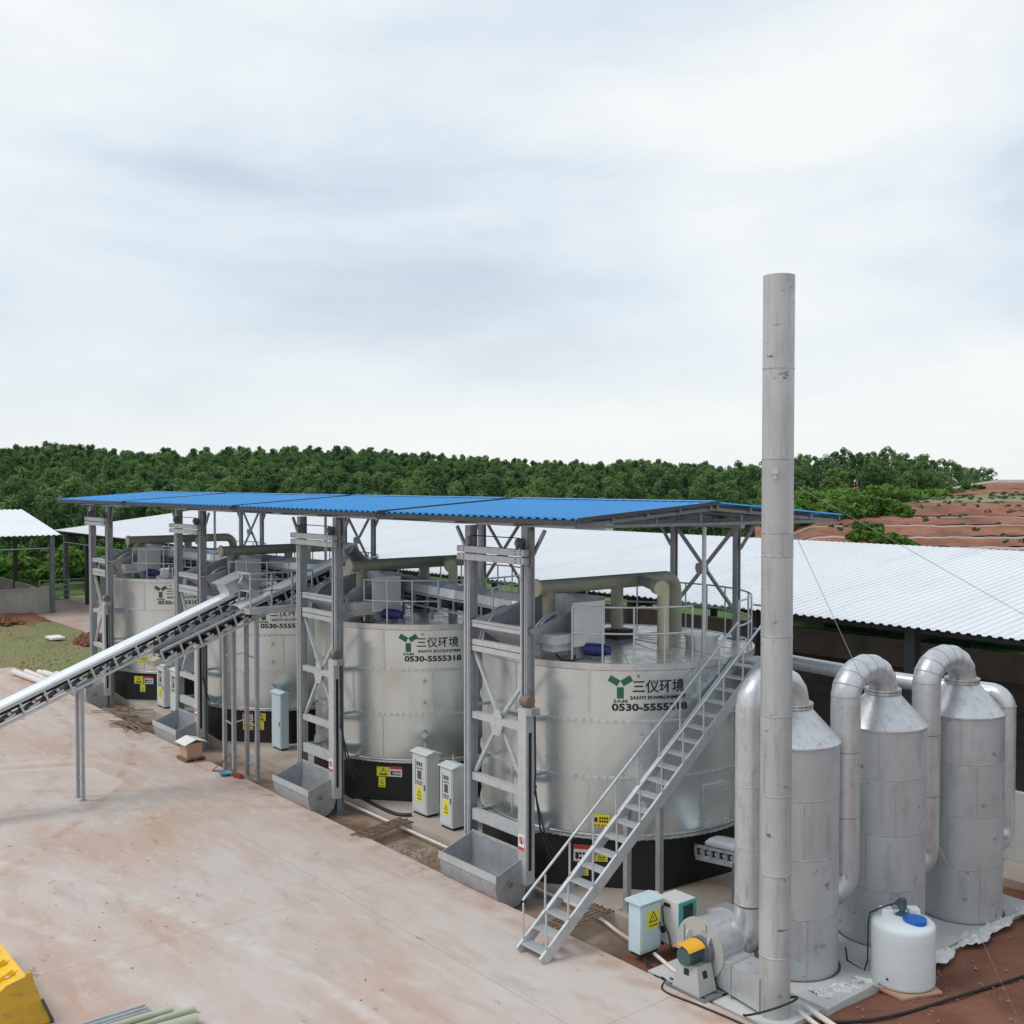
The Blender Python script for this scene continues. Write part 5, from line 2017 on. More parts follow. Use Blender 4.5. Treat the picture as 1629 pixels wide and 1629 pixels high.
m.tube([(W[0] - .12, W[1], 1.2), (W[0] - .28, W[1] - .14, 1.12), (W[0] - .45, W[1] - .26, 1.0), (W[0] - .47, W[1] - .27, .8), (W[0] - .475, W[1] - .27, .2), (W[0] - .52, W[1] - .3, .02), (W[0] - .9, W[1] - .2, .04), (W[0] - 1.2, W[1] + .2, .04)], .013, 6)
m.build("power_cable", RUBBER, t)
m = MB()
m.disc((W[0] + .03, W[1] - .497, .14), (0, -1, 0), .018, .015, 10)
m.build("drain_plug", RUBBER, t)
m = MB()
m.prism([(W[0] - .35, W[1] - .50), (W[0] + .35, W[1] - .58), (W[0] + .62, W[1] + .12), (W[0] - .1, W[1] + .5), (W[0] - .5, W[1] + .2)], 'z', -.075, -.035)
tag(m.build("base_board", CARD, None, (W[0], W[1], -.06)), "thin board lying under the white plastic tank", "board")

# ================================================================== CABINETS


def cabinet(label, x, y, w, dp, h, paint, face, roof=True, panel=True, sign=True, beacon=True, plinth=.06, group=None, twist=0.0, roof_mat=None):
    """floor cabinet; face '-y' or '+x' is the door side"""
    t = thing("control_cabinet", label, "cabinet", (x, y, 0), group)
    b = MB()
    b.box((x - w / 2, y - dp / 2, plinth), (x + w / 2, y + dp / 2, h))
    bevel(b.build("case", paint, t), .012)
    MB().box((x - w / 2 + .03, y - dp / 2 + .03, 0), (x + w / 2 - .03, y + dp / 2 - .03, plinth)).build("plinth", RUBBER, t)
    if roof:
        r_ = MB()
        o = .045
        if face == '-y':
            r_.prism([(y - dp / 2 - o, h), (y + dp / 2 + o, h), (y + dp / 2 + o, h + .02), (y, h + .085), (y - dp / 2 - o, h + .02)], 'x', x - w / 2 - o, x + w / 2 + o)
        else:
            r_.prism([(x - w / 2 - o, h), (x + w / 2 + o, h), (x + w / 2 + o, h + .02), (x + .02, h + .085), (x - w / 2 - o, h + .05)], 'y', y - dp / 2 - o, y + dp / 2 + o)
        bevel(r_.build("rain_roof", roof_mat or paint, t), .006)
    if face == '-y':
        o, ux, n, fw_ = np.array([x - w / 2, y - dp / 2, 0.0]), np.array([1., 0, 0]), np.array([0, -1., 0]), w
    else:
        o, ux, n, fw_ = np.array([x + w / 2, y - dp / 2, 0.0]), np.array([0, 1., 0]), np.array([1., 0, 0]), dp
    up = np.array([0, 0, 1.])

    def pl(mb, u0, u1, z0, z1, d0, d1):
        a = [o + ux * u0 * fw_ + up * z0, o + ux * u1 * fw_ + up * z0, o + ux * u1 * fw_ + up * z1, o + ux * u0 * fw_ + up * z1]
        mb.hexa([p + n * d0 for p in a] + [p + n * d1 for p in a])
        return mb
    dr = bevel(pl(MB(), .05, .95, plinth + .06, h - .04, .002, .016).build("door", paint, t), .004)
    pl(MB(), .87, .925, h * .44, h * .44 + .13, .017, .035).build("handle", GALV_DARK, dr)
    if panel:
        pb = pl(MB(), .28, .80, h * .50, h * .90, .017, .022).build("instrument_panel", CAB_WHITE, dr)
        q = MB()
        for i in range(3):
            pl(q, .36 + i * .14, .46 + i * .14, h * .81, h * .875, .0225, .028)
        for i in range(4):
            pl(q, .36 + i * .11, .42 + i * .11, h * .755, h * .785, .0225, .028)
            pl(q, .36 + i * .11, .42 + i * .11, h * .54, h * .57, .0225, .028)
        for i in range(3):
            pl(q, .38 + i * .13, .46 + i * .13, h * .51, h * .53, .0225, .028)
        q.build("dial", PANEL, pb)
        pl(MB(), .42, .70, h * .60, h * .735, .0225, .027).build("display", PANEL, pb)
        fr = MB()
        pl(fr, .27, .295, h * .495, h * .905, .0225, .030)
        fr.build("panel_edge", GALV_DARK, pb)
    if sign:
        zz = (h * .24, h * .46) if panel else (h * .50, h * .84)
        cx = .54 if panel else .60
        hw = .20 if panel else .29
        s_ = MB()
        s_.mi = 0
        pl(s_, cx - hw, cx + hw, zz[0], zz[1], .017, .0195)
        if panel:
            pl(s_, cx - hw * .8, cx + hw * .8, zz[0] - .02, zz[0] - .001, .017, .0195)
            pl(s_, cx - hw * .8, cx + hw * .8, zz[1] + .001, zz[1] + .02, .017, .0195)
        s_.mi = 1
        hh = zz[1] - zz[0]
        c0 = o + ux * cx * fw_ + up * (zz[0] + hh * .36) + n * .0215
        r_ = hw * fw_ * .78
        T3 = [c0 - ux * r_, c0 + ux * r_, c0 + up * r_ * 1.7]
        ctr = sum(T3) / 3
        T4 = [ctr + (p - ctr) * .72 for p in T3]
        s_.add(T3 + T4, [(0, 1, 4, 3), (1, 2, 5, 4), (2, 0, 3, 5)])
        s_.add([ctr + ux * r_ * a + up * r_ * b for a, b in ((.08, .62), (-.14, .02), (.0, .05), (-.06, -.42), (.15, .16), (.02, .14))], [(0, 1, 2, 5), (2, 3, 4, 5)])
        text_flat(s_, "有电危险", c0 - ux * r_ * .95 - up * hh * .26, ux, up, r_ * 1.9, hh * .13, .02)
        s_.build("warning_sign", [YEL, INK], dr)
    if beacon:
        bx, by = x - w * .12, y + dp * .1
        MB().tube([(bx, by, h + .06), (bx, by, h + .20)], .014, 8).build("beacon_stem", GALV_LIGHT, t)
        MB().tube([(bx, by, h + .20), (bx, by, h + .26)], .026, 10).build("beacon_lens", LAMP_GREEN, t)
        MB().tube([(bx, by, h + .26), (bx, by, h + .31)], .026, 10).build("beacon_lens", LAMP_RED, t)
    return t


G1 = "control cabinets with beacons in front of the tanks"
cabinet("wider grey control cabinet of the pair beside the rebar grating", -4.35, -2.17, .62, .38, 1.50, CAB, '-y', group=G1)
cabinet("narrower grey control cabinet of the pair, close to the hoist post", -3.10, -2.25, .50, .42, 1.44, CAB, '-y', group=G1)
cabinet("grey control cabinet with yellow sign at the far tank's black skirt", -20.6, -2.33, .68, .26, 1.52, CAB, '-y', group=G1)
cabinet("grey control cabinet close behind the far hoist post without a sign", -19.4, -2.33, .62, .26, 1.48, CAB, '-y', sign=False, group=G1)
cabinet("plain pale blue cabinet in front of the platform tank", -12.43, -1.93, .60, .26, 1.70, CAB_BLUE, '-y', panel=False, sign=False, beacon=False)
cabinet("pale blue cabinet with a big danger sign at the foot of the staircase", 4.40, -3.66, .28, .50, .90, CAB_BLUE, '+x', panel=False, beacon=False, plinth=.05)

t = thing("machine_cabinet", "white and teal machine cabinet with round port and black cable behind the fan", "cabinet", (4.58, -3.02, 0))
b = MB()
b.box((4.32, -3.25, .07), (4.80, -2.80, .86))
bevel(b.build("case", CAB_WHITE, t), .015)
b = MB()
b.box((4.802, -3.25, .08), (4.816, -2.80, .85))
fp = b.build("front_panel", TEAL, t)
b = MB()
b.box((4.8165, -3.14, .52), (4.83, -2.90, .79))
bevel(b.build("display", SCREEN, fp), .012)
b = MB()
b.box((4.8165, -3.15, .10), (4.823, -2.90, .50))
b.build("lower_door", CAB_WHITE, fp)
b = MB()
b.tube([(4.45, -3.252, .30), (4.45, -3.275, .30)], .06, 18)
b.build("round_port", RUBBER, t)
b = MB()
b.box((4.50, -3.285, .74), (4.62, -3.252, .79))
b.tube([(4.52, -3.28, .76), (4.48, -3.31, .70), (4.52, -3.31, .45), (4.62, -3.30, .28), (4.70, -3.31, .04)], .014, 6)
b.build("power_cable", RUBBER, t)
b = MB()
for x in (4.38, 4.74):
    for y in (-3.19, -2.86):
        b.tube([(x, y, .0), (x, y, .07)], .03, 8)
b.build("caster", RUBBER, t)

# low grey pump box behind the fan pipe
t = thing("pump_box", "low grey steel box standing behind the fan pipe", "box", (5.6, -1.6, 0))
b = MB()
b.box((4.85, -2.55, 0), (5.38, -2.05, .55))
b.build("case", FAN_GREY, t)
b = MB()
b.box((4.80, -2.6, .55), (5.43, -2.0, .575))
b.build("lid", GALV, t)
b = MB()
b.tube([(5.0, -2.55, .50), (4.97, -2.65, .51), (4.92, -2.71, .36)], .02, 6)
b.build("hose", PVC, t)

# ================================================================== SMALL THINGS ON THE GROUND
# cardboard box on a pallet
t = thing("pallet", "small wooden pallet under the cardboard box", "pallet", (-12.95, -4.5, 0))
b = MB()
for y in (-4.78, -4.52, -4.26):
    b.box((-13.28, y - .04, 0), (-12.62, y + .04, .07))
for k in range(5):
    x = -13.25 + k * .15
    b.box((x - .05, -4.82, .0705), (x + .05, -4.22, .09))
b.build("boards", WOOD, t)
t = thing("cardboard_box", "tan cardboard box with a loose white board as a peaked lid", "box", (-12.95, -4.5, .09))
b = MB()
b.box((-13.22, -4.76, .092), (-12.68, -4.28, .52))
bevel(b.build("carton", CARD, t), .01)
b = MB()
b.prism([(-4.86, .50), (-4.52, .63), (-4.18, .53), (-4.18, .545), (-4.52, .645), (-4.86, .515)], 'x', -13.30, -12.58)
b.build("lid_board", SIGN_WHITE, t)
# basin and rag at the platform foot
b = MB()
b.lathe([(0, .01), (.11, .01), (.16, .09), (.175, .095), (.175, .095), (.15, .10), (.10, .025), (0, .025)], (-10.66, -4.50), 28)
tag(b.build("basin", BLUE_BASIN, None, (-10.66, -4.5, 0)), "small blue plastic basin at the foot of the work platform", "basin")
b = MB()
b.hexa([(-10.42, -4.42, 0), (-10.05, -4.36, 0), (-10.0, -4.20, 0), (-10.38, -4.22, 0), (-10.36, -4.39, .10), (-10.12, -4.33, .13), (-10.1, -4.23, .09), (-10.33, -4.25, .12)])
tag(bevel(b.build("tool_bag", RED_RAG, None, (-10.2, -4.3, 0)), .02), "dark red bag lying by the feet of the work platform", "bag")
b = MB()
for a, c in (((-11.35, -4.55, .02), (-11.0, -4.25, .45)), ((-11.3, -4.6, .02), (-10.9, -4.2, .04)), ((-11.0, -4.2, .5), (-10.5, -4.35, .03))):
    b.bar(a, c, .05, .02)
tag(b.build("leaning_plank", WOOD, None, (-11.1, -4.4, 0)), "short planks leaning against the first foot of the work platform", "plank")


def grating(label, x0, y0, x1, y1, w, n):
    """flat bundle of bars lying across the channel"""
    mb = MB()
    a, c = np.array([x0, y0, .03]), np.array([x1, y1, .02])
    d = (c - a) / np.linalg.norm(c - a)
    s = np.array([-d[1], d[0], 0])
    rg = random.Random(int(abs(x0) * 10))
    for k in range(n):
        o = s * (w * (k / (n - 1) - .5)) + np.array([0, 0, .012 * (k % 2)])
        mb.tube([a + o + d * rg.uniform(-.08, .08), c + o + d * rg.uniform(-.08, .08)], .014, 6)
    for f in (.12, .5, .88):
        p = a + (c - a) * f + np.array([0, 0, .02])
        mb.tube([p - s * w * .52, p + s * w * .52], .012, 6)
    tag(mb.build("rebar_grating", RUST, None, a), label, "grating", "bar gratings laid over the channel")


grating("rusty bar grating laid over the channel in front of the two control cabinets", -3.86, -4.32, -4.22, -2.82, .46, 11)
grating("rusty bar grating laid over the channel beside the staircase foot", 2.72, -4.28, 2.58, -2.9, .50, 11)


def scrap(label, cx, cy, n, L_, seed):
    rg = random.Random(seed)
    mb = MB()
    for k in range(n):
        a = rg.uniform(-.5, .9)
        l = rg.uniform(.5, 1) * L_
        x, y, z = cx + rg.uniform(-.5, .5), cy + rg.uniform(-.35, .35), .02 + .022 * (k % 5)
        mb.bar((x - l / 2 * math.cos(a), y - l / 2 * math.sin(a), z), (x + l / 2 * math.cos(a), y + l / 2 * math.sin(a), z + rg.uniform(0, .08)), rg.uniform(.03, .09), .018)
    tag(mb.build("steel_offcut_heap", [RUST], None, (cx, cy, 0)), label, "scrap heap")


scrap("tangled heap of steel offcuts on the yard edge near the second hoist", -18.2, -4.2, 26, 2.2, 3)
scrap("low heap of steel strips on the yard edge close to the far hoist", -20.5, -3.9, 14, 1.9, 5)


def pipes(rows, mat, name, label, cat, grp):
    for i, (a, c, r_) in enumerate(rows):
        a, c = np.array(a, float), np.array(c, float)
        mb = MB()
        d = (c - a) / np.linalg.norm(c - a)
        mb.tube([a, c], r_, 18, cap=False)
        mb.tube([a + d * .001, c - d * .001], r_ * .86, 18, cap=False)
        n = 18
        for e in (a, c):
            _, s, u = frame(d)
            ring = lambda q: [e + q * (math.cos(2 * math.pi * j / n) * s + math.sin(2 * math.pi * j / n) * u) for j in range(n)]
            mb.add(ring(r_) + ring(r_ * .86), [(j, (j + 1) % n, n + (j + 1) % n, n + j) for j in range(n)])
        tag(mb.build(name, mat, None, a), label[i] if isinstance(label, list) else label, cat, grp)


pipes([((-30.9, -4.75, .13), (-27.2, -4.45, .13), .12), ((-30.6, -4.35, .13), (-26.6, -4.15, .13), .12), ((-30.2, -3.95, .13), (-26.9, -3.8, .13), .12),
       ((-29.3, -3.5, .13), (-26.4, -3.45, .13), .12), ((-28.6, -4.2, .35), (-26.3, -3.95, .35), .12)],
      PVC, "drain_pipe", "cream coloured drain pipe lying with others at the lawn edge behind the long conveyor", "pipe", "drain pipes stacked at the lawn edge")
pipes([((1.34, -13.2, .055), (1.38, -10.78, .055), .05), ((1.50, -12.9, .055), (1.58, -10.50, .055), .05), ((1.44, -13.4, .14), (1.50, -11.15, .14), .048),
       ((1.76, -13.0, .085), (1.93, -10.62, .085), .082)],
      PVC_GREEN, "loose_pipe", ["thin pale green pipe lying next to the grey steel channel on the yard", "thin pale green pipe reaching a little past its neighbours on the yard",
                                "thin pale green pipe lying on top of the others on the yard", "thickest pale green pipe of the bundle on the yard"], "pipe", "pipes lying on the yard")
b = MB()
b.box((1.0, -13.2, .0), (1.24, -11.05, .03))
b.box((1.0, -13.2, .03), (1.02, -11.05, .09))
b.box((1.22, -13.2, .03), (1.24, -11.05, .09))
b.box((1.11, -13.2, .03), (1.13, -11.05, .09))
tag(b.build("steel_channel", GALV_LIGHT, None, (1.1, -12, 0)), "pale grey steel channel lying beside the green pipes on the yard", "steel profile")

# loader bucket poking in at the corner
t = thing("loader_bucket", "yellow wheel loader bucket with a dirty side plate standing on the yard", "loader bucket", (-.4, -12.7, 0))
X0, X1 = -2.3, .50
prof = [(-.02, .92), (-.30, .84), (-.52, .66), (-.60, .44), (-.54, .22), (-.36, .08), (-.10, .03), (.28, .02)]
inn = [(y + .03, z - .03) for y, z in prof[:5]] + [(-.34, .11), (-.09, .06), (.27, .045)]
m = MB()
n = len(prof)
Yb = -12.62
for pr, flip in ((prof, False), (inn, True)):
    v = [(x, Yb + y, z) for x in (X0, X1) for y, z in pr]
    m.add(v, [(i, i + 1, n + i + 1, n + i) if flip else (i, n + i, n + i + 1, i + 1) for i in range(n - 1)], True)
m.build("bucket_shell", LOADER, t)
pl = [(Yb + y, z) for y, z in prof] + [(Yb + .33, .06), (Yb + .20, .42), (Yb + .09, .80), (Yb + .06, .97), (Yb - .02, .97)]
MB().prism(pl, 'x', X1, X1 + .035).build("side_plate", LOADER_DIRTY, t)
MB().prism(pl, 'x', X0 - .035, X0).build("side_plate", LOADER_DIRTY, t)
m = MB()
m.prism([(Yb + .33, .0), (Yb + .37, .03), (Yb + .22, .46), (Yb + .18, .44)], 'x', X1 + .0, X1 + .05)
m.box((X0, Yb + .24, 0.004), (X1 - .01, Yb + .37, .03))
m.build("wear_edge", WEAR, t)
m = MB()
for x in np.linspace(X0 + .25, X1 - .28, 6):
    m.prism([(Yb - .06, .925), (Yb - .44, .78), (Yb - .44, .74), (Yb - .06, .90)], 'x', x - .02, x + .02)
    m.prism([(Yb - .10, .91), (Yb - .16, .99), (Yb - .40, .86), (Yb - .42, .77)], 'x', x + .05, x + .085)
m.build("stiffener_rib", LOADER, t)
m = MB()
m.tube([(X1 - .2, Yb - .22, .88), (X1 - .2, Yb - .22, .90)], .035, 14)
m.build("pin_boss", SIGN_WHITE, t)
t.scale = (1, 1, .87)

# cables, white pipes, guy wires
def cable(name, pts, r_, mat, label, cat, n=7):
    # smooth the run a little
    P = [np.array(p, float) for p in pts]
    out = []
    for i in range(len(P) - 1):
        p0, p1, p2, p3 = P[max(i - 1, 0)], P[i], P[i + 1], P[min(i + 2, len(P) - 1)]
        for k in range(6):
            t_ = k / 6
            out.append(.5 * ((2 * p1) + (-p0 + p2) * t_ + (2 * p0 - 5 * p1 + 4 * p2 - p3) * t_ ** 2 + (-p0 + 3 * p1 - 3 * p2 + p3) * t_ ** 3))
    out.append(P[-1])
    mb = MB()
    mb.tube(out, r_, n)
    return tag(mb.build(name, mat, None, P[0]), label, cat)


cable("water_pipe", [(-7.2, -3.02, -.10), (-4.6, -3.0, -.11), (-2.1, -3.02, -.10), (0.5, -3.03, -.11), (2.4, -3.05, -.1), (3.5, -3.32, -.08), (4.3, -3.5, -.04)], .035, PVC,
      "thin white pipe running along the foot of the pad beside the channel", "pipe")
cable("water_pipe", [(4.6, -3.62, .02), (5.3, -3.84, .02), (5.7, -3.9, .02)], .035, PVC, "short white pipe on the ground between the danger cabinet and the fan", "pipe")
cable("water_pipe", [(7.35, -3.16, .0), (8.2, -3.35, -.03), (9.2, -3.6, -.03)], .05, PVC, "thicker white pipe on the soil past the chimney foot", "pipe")
cable("water_pipe", [(7.35, -3.36, .0), (8.2, -3.58, -.04), (9.2, -3.85, -.04)], .04, PVC, "thinner white pipe on the soil past the chimney foot", "pipe")
cable("black_cable", [(7.7, -3.3, -.05), (8.1, -2.75, -.04), (8.35, -2.0, -.05), (8.6, -.9, -.04), (8.9, .6, -.05), (9.2, 2.2, -.05)], .025, RUBBER,
      "thick black cable lying over the red soil by the white plastic tank", "cable")
cable("black_cable", [(4.62, -3.9, .0), (5.0, -4.08, -.05), (5.3, -4.12, -.02), (5.6, -4.47, .01), (6.3, -4.42, .02), (7.1, -4.36, .02), (8.0, -4.4, .02)], .016, RUBBER,
      "black cable running along the yard edge past the fan", "cable")
cable("black_cable", [(4.58, -3.86, .0), (5.0, -3.98, -.05), (5.45, -4.25, .0), (5.55, -4.1, .03), (5.35, -4.05, .0)], .013, RUBBER,
      "loose black cable curling between the danger cabinet and the fan pedestal", "cable")
cable("black_cable", [(-6.7, -2.75, .03), (-6.2, -2.74, .03), (-5.6, -2.8, .03), (-4.7, -2.8, .03), (-4.4, -2.55, .03)], .05, RUBBER,
      "fat dark hose on the pad edge before the two control cabinets", "hose")
cable("black_cable", [(6.9, -.4, .05), (7.1, -.8, .05), (7.3, -1.0, .05)], .014, RUBBER, "short dark cable between the scrubbers and the white tank", "cable")
for a, c, lab in (((7.35, -3.55, 7.3), (9.69, -1.08, -.1), "thin guy wire from the chimney to the red soil in front of the scrubbers"),
                  ((7.3, -3.45, 8.0), (12.0, 9.0, 1.5), "thin guy wire from the chimney over the white shed roof"),
                  ((6.95, -3.5, 8.0), (2.0, 2.6, 4.6), "thin guy wire from the chimney to the tank deck by the staircase")):
    mb = MB()
    mb.tube([a, c], .0045, 5)
    tag(mb.build("guy_wire", CHIMNEY_WIRE, None, a), lab, "wire")

# crumpled film along the scrubber slab
rg = np.random.default_rng(5)


def film(label, x0, y0, x1, y1, w):
    mb = MB()
    nx, ny = 46, 9
    v = []
    for i in range(nx):
        for j in range(ny):
            f = i / (nx - 1)
            g_ = j / (ny - 1)
            x = x0 + (x1 - x0) * f + (g_ - .5) * w * (1 + .9 * math.sin(f * 17) * math.sin(f * 5.1)) + rg.normal(0, .012)
            y = y0 + (y1 - y0) * f + rg.normal(0, .025)
            v.append((x, y, .0 + .05 * abs(math.sin(i * 1.9 + j * 2.3)) * math.sin(g_ * math.pi) + rg.uniform(0, .045)))
    mb.add(v, [(i * ny + j, (i + 1) * ny + j, (i + 1) * ny + j + 1, i * ny + j + 1) for i in range(nx - 1) for j in range(ny - 1)])
    tag(mb.build("plastic_film", PLASTIC_SHEET, None, (x0, y0, 0)), label, "plastic film")


film("crumpled white film along the slab edge before the scrubber farthest from the chimney", 7.72, -.35, 7.68, 3.3, .26)
film("crumpled white film on the soil between the chimney scrubber and the white plastic tank", 7.2, -2.75, 7.45, -1.7, .30)

# concrete pedestal blocks in the yard edge, soil lumps and litter by the lawn
b = MB()
b.box((-41.2, -.6, .02), (-40.1, .1, .14))
tag(bevel(b.build("foam_block", SIGN_WHITE, None, (-40.6, -.3, 0)), .02), "white foam block lying on the worn lawn", "block")
b = MB()
b.add([(-43.0 + .9 * math.cos(a) * (1 + .3 * math.sin(3 * a)), -4.0 + .5 * math.sin(a), .03 + .05 * abs(math.sin(2 * a))) for a in np.linspace(0, 2 * math.pi, 16)[:-1]] + [(-43, -4, .1)],
      [(i, (i + 1) % 15, 15) for i in range(15)])
tag(b.build("plastic_scrap", PLASTIC_SHEET, None, (-43, -4, 0)), "torn white plastic scrap on the worn lawn", "plastic scrap")


def heap(label, cx, cy, rx, ry, h, seed):
    r_ = random.Random(seed)
    mb = MB()
    for k in range(150):
        a, q = r_.uniform(0, 2 * math.pi), math.sqrt(r_.random())
        x, y = cx + rx * q * math.cos(a), cy + ry * q * math.sin(a)
        z = h * (1 - q * q) * r_.uniform(.3, 1)
        s = r_.uniform(.10, .26)
        pts = [np.array([x, y, z]) + s * np.array([r_.uniform(.6, 1) * c for c in d]) for d in ((1, 0, 0), (-1, 0, 0), (0, 1, 0), (0, -1, 0), (0, 0, 1), (0, 0, -1))]
        mb.add(pts, [(0, 2, 4), (2, 1, 4), (1, 3, 4), (3, 0, 4), (2, 0, 5), (1, 2, 5), (3, 1, 5), (0, 3, 5)])
    o = mb.build("soil_heap", SOIL, None, (cx, cy, 0))
    tag(o, label, "soil heap", None, "stuff")


heap("lumpy red soil heap at the foot of the grey cement wall", -48.8, -1.6, 1.3, 2.0, .45, 2)
heap("lumpy red soil heap where the lawn meets the pavement", -38.3, .9, 1.5, .8, .4, 4)
heap("lumpy red soil heap by the far hoist tower", -31.5, .7, 1.6, .9, .5, 6)

# clods and pebbles strewn over the yard
mb = MB()
for k in range(260):
    if k % 3:
        x, y = RNG.normal(-4.5, 2.6), RNG.normal(-9.2, 1.5)
    else:
        x, y = RNG.uniform(-28, 9), -4.4 - abs(RNG.normal(0, 4.0))
    if y > -4.3:
        continue
    s = 0.006 + 0.016 * RNG.random() ** 3
    if RNG.random() < 0.04:
        s *= 2.0
    c = np.array([x, y, s * .4])
    pts = [c + s * np.array(d) * RNG.uniform(.6, 1.3) for d in ((1, 0, 0), (-1, 0, 0), (0, 1, 0), (0, -1, 0), (0, 0, .6), (0, 0, -.6))]
    mb.add(pts, [(0, 2, 4), (2, 1, 4), (1, 3, 4), (3, 0, 4)])
o = mb.build("gravel", SOIL)
tag(o, "dried clods of red soil strewn over the concrete yard", "gravel", None, "stuff")
mb = MB()
for k in range(700):
    if k < 420:
        x, y, z = RNG.uniform(6.6, 11.5), RNG.uniform(-4.0, 3.5), -.06
        if 6.0 < x < 7.75 and -3 < y < 3.6:
            continue
    else:
        x, y, z = RNG.normal(-2.6, .8), RNG.uniform(-3.9, -3.2), -.235
    s = 0.012 + 0.03 * RNG.random() ** 2
    c = np.array([x, y, z])
    pts = [c + s * np.array(d) * RNG.uniform(.6, 1.3) for d in ((1, 0, 0), (-1, 0, 0), (0, 1, 0), (0, -1, 0), (0, 0, .8), (0, 0, -.6))]
    mb.add(pts, [(0, 2, 4), (2, 1, 4), (1, 3, 4), (3, 0, 4)])
o = mb.build("rubble", RUBBLE)
tag(o, "small grey rubble on the red soil and in the channel", "rubble", None, "stuff")

# ================================================================== VEGETATION


def leaf_cloud(rng, centres, radii, per, size, squash=0.8):
    """leaf-sized quads spread through clumps: arrays of corners and a tint for each leaf"""
    n = len(centres)
    idx = np.repeat(np.arange(n), per)
    d = rng.normal(size=(n * per, 3))
    d /= np.linalg.norm(d, axis=1)[:, None]
    rad = radii[idx] * (0.55 + 0.45 * rng.random(n * per) ** .5)
    p = centres[idx] + d * rad[:, None] * np.array([1, 1, squash])
    nrm = d * .8 + rng.normal(size=d.shape) * .55 + np.array([0, 0, .35])
    nrm /= np.linalg.norm(nrm, axis=1)[:, None]
    ref = rng.normal(size=d.shape)
    a = np.cross(nrm, ref)
    a /= np.linalg.norm(a, axis=1)[:, None] + 1e-9
    b = np.cross(nrm, a)
    s = size * rng.uniform(.6, 1.3, n * per)[:, None]
    q = np.stack([p - a * s - b * s * .55, p + a * s - b * s * .55, p + a * s + b * s * .55, p - a * s + b * s * .55], 1)
    ct = rng.random(n)
    tint = np.clip(.32 * ct[idx] + .30 * rng.random(n * per), 0, 1)
    return q, tint


def quads_mesh(name, q, tint, mat):
    n = len(q)
    me = bpy.data.meshes.new(name)
    me.vertices.add(n * 4)
    me.vertices.foreach_set("co", q.reshape(-1).astype(np.float32))
    me.loops.add(n * 4)
    me.loops.foreach_set("vertex_index", np.arange(n * 4, dtype=np.int32))
    me.polygons.add(n)
    me.polygons.foreach_set("loop_start", np.arange(0, n * 4, 4, dtype=np.int32))
    me.polygons.foreach_set("loop_total", np.full(n, 4, dtype=np.int32))
    at = me.attributes.new("tint", 'FLOAT', 'FACE')
    at.data.foreach_set("value", tint.astype(np.float32))
    me.materials.append(mat)
    me.update(calc_edges=True)
    me.validate()
    return me


def crown_spec(rng, h, w, bare, n):
    """clump centres for a tall narrow eucalyptus crown"""
    t = np.clip((np.arange(n) + rng.uniform(-.6, .6, n)) / (n - 1), 0, 1) ** .9
    t[-1] = .97
    z = h * (bare + (1 - bare) * t)
    r = w * .5 * np.clip((1.04 - t) / .72, 0, 1) ** .6 * np.clip((t + .2) / .4, 0, 1)
    a = rng.random(n) * 2 * math.pi
    q = np.sqrt(rng.random(n))
    c = np.stack([r * q * np.cos(a), r * q * np.sin(a), z], 1)
    rad = rng.uniform(.42, .75, n) * (w / 2.6) * (1.1 - .45 * t)
    return c, rad


VAR = []
for k in range(7):
    rng = np.random.default_rng(100 + k)
    h, w = rng.uniform(5.6, 7.4), rng.uniform(3.1, 4.3)
    c, rad = crown_spec(rng, h, w, .15, 40)
    q, ti = leaf_cloud(rng, c, rad * .80, 75, .10)
    me = quads_mesh("crown", q, ti, LEAF)
    tk = MB()
    tk.tube([(0, 0, -.3), (.05, 0, h * .3), (0, .06, h * .6), (.02, 0, h * .93)], .1, 6, rs=[.13, .10, .07, .02])
    for j in range(6):
        p = c[j]
        tk.tube([(0, 0, p[2] * .75), tuple(p)], .03, 5, rs=[.04, .015])
    VAR.append((me, tk))
# open-crowned variants for the skyline row above the terraces
VAR2 = []
for k in range(5):
    rng = np.random.default_rng(200 + k)
    h, w = rng.uniform(6.6, 8.0), rng.uniform(2.6, 3.4)
    c, rad = crown_spec(rng, h, w, .50, 15)
    q, ti = leaf_cloud(rng, c, rad * .9, 90, .09)
    me = quads_mesh("crown", q, ti, LEAF)
    tk = MB()
    tk.tube([(0, 0, -.3), (.06, 0, h * .3), (-.03, .06, h * .6), (.02, 0, h * .93)], .1, 6, rs=[.13, .10, .07, .02])
    for j in range(7):
        p = c[j]
        tk.tube([(0, 0, p[2] * .8), tuple(p)], .03, 5, rs=[.04, .015])
    VAR2.append((me, tk))


def trunk_mesh(tk):
    me = bpy.data.meshes.new("trunk")
    me.from_pydata(tk.v, [], tk.f)
    me.polygons.foreach_set("use_smooth", tk.s)
    me.materials.append(BARK)
    return me


TRUNK = [trunk_mesh(v[1]) for v in VAR]
TRUNK2 = [trunk_mesh(v[1]) for v in VAR2]


def tree(x, y, z, sc, rz, crown, trunk, label, grp):
    e = bpy.data.objects.new("eucalyptus_tree", None)
    COL.objects.link(e)
    e.empty_display_size = .5
    e.location = (x, y, z)
    e.rotation_euler = (0, 0, rz)
    e.scale = sc
    tag(e, label, "tree", grp)
    for nm, me in (("crown", crown), ("trunk", trunk)):
        o = bpy.data.objects.new(nm, me)
        COL.objects.link(o)
        o.parent = e
        if nm == "crown" and len(CROWNS) < 7 and all(c.data is not me for c in CROWNS):
            CROWNS.append(o)


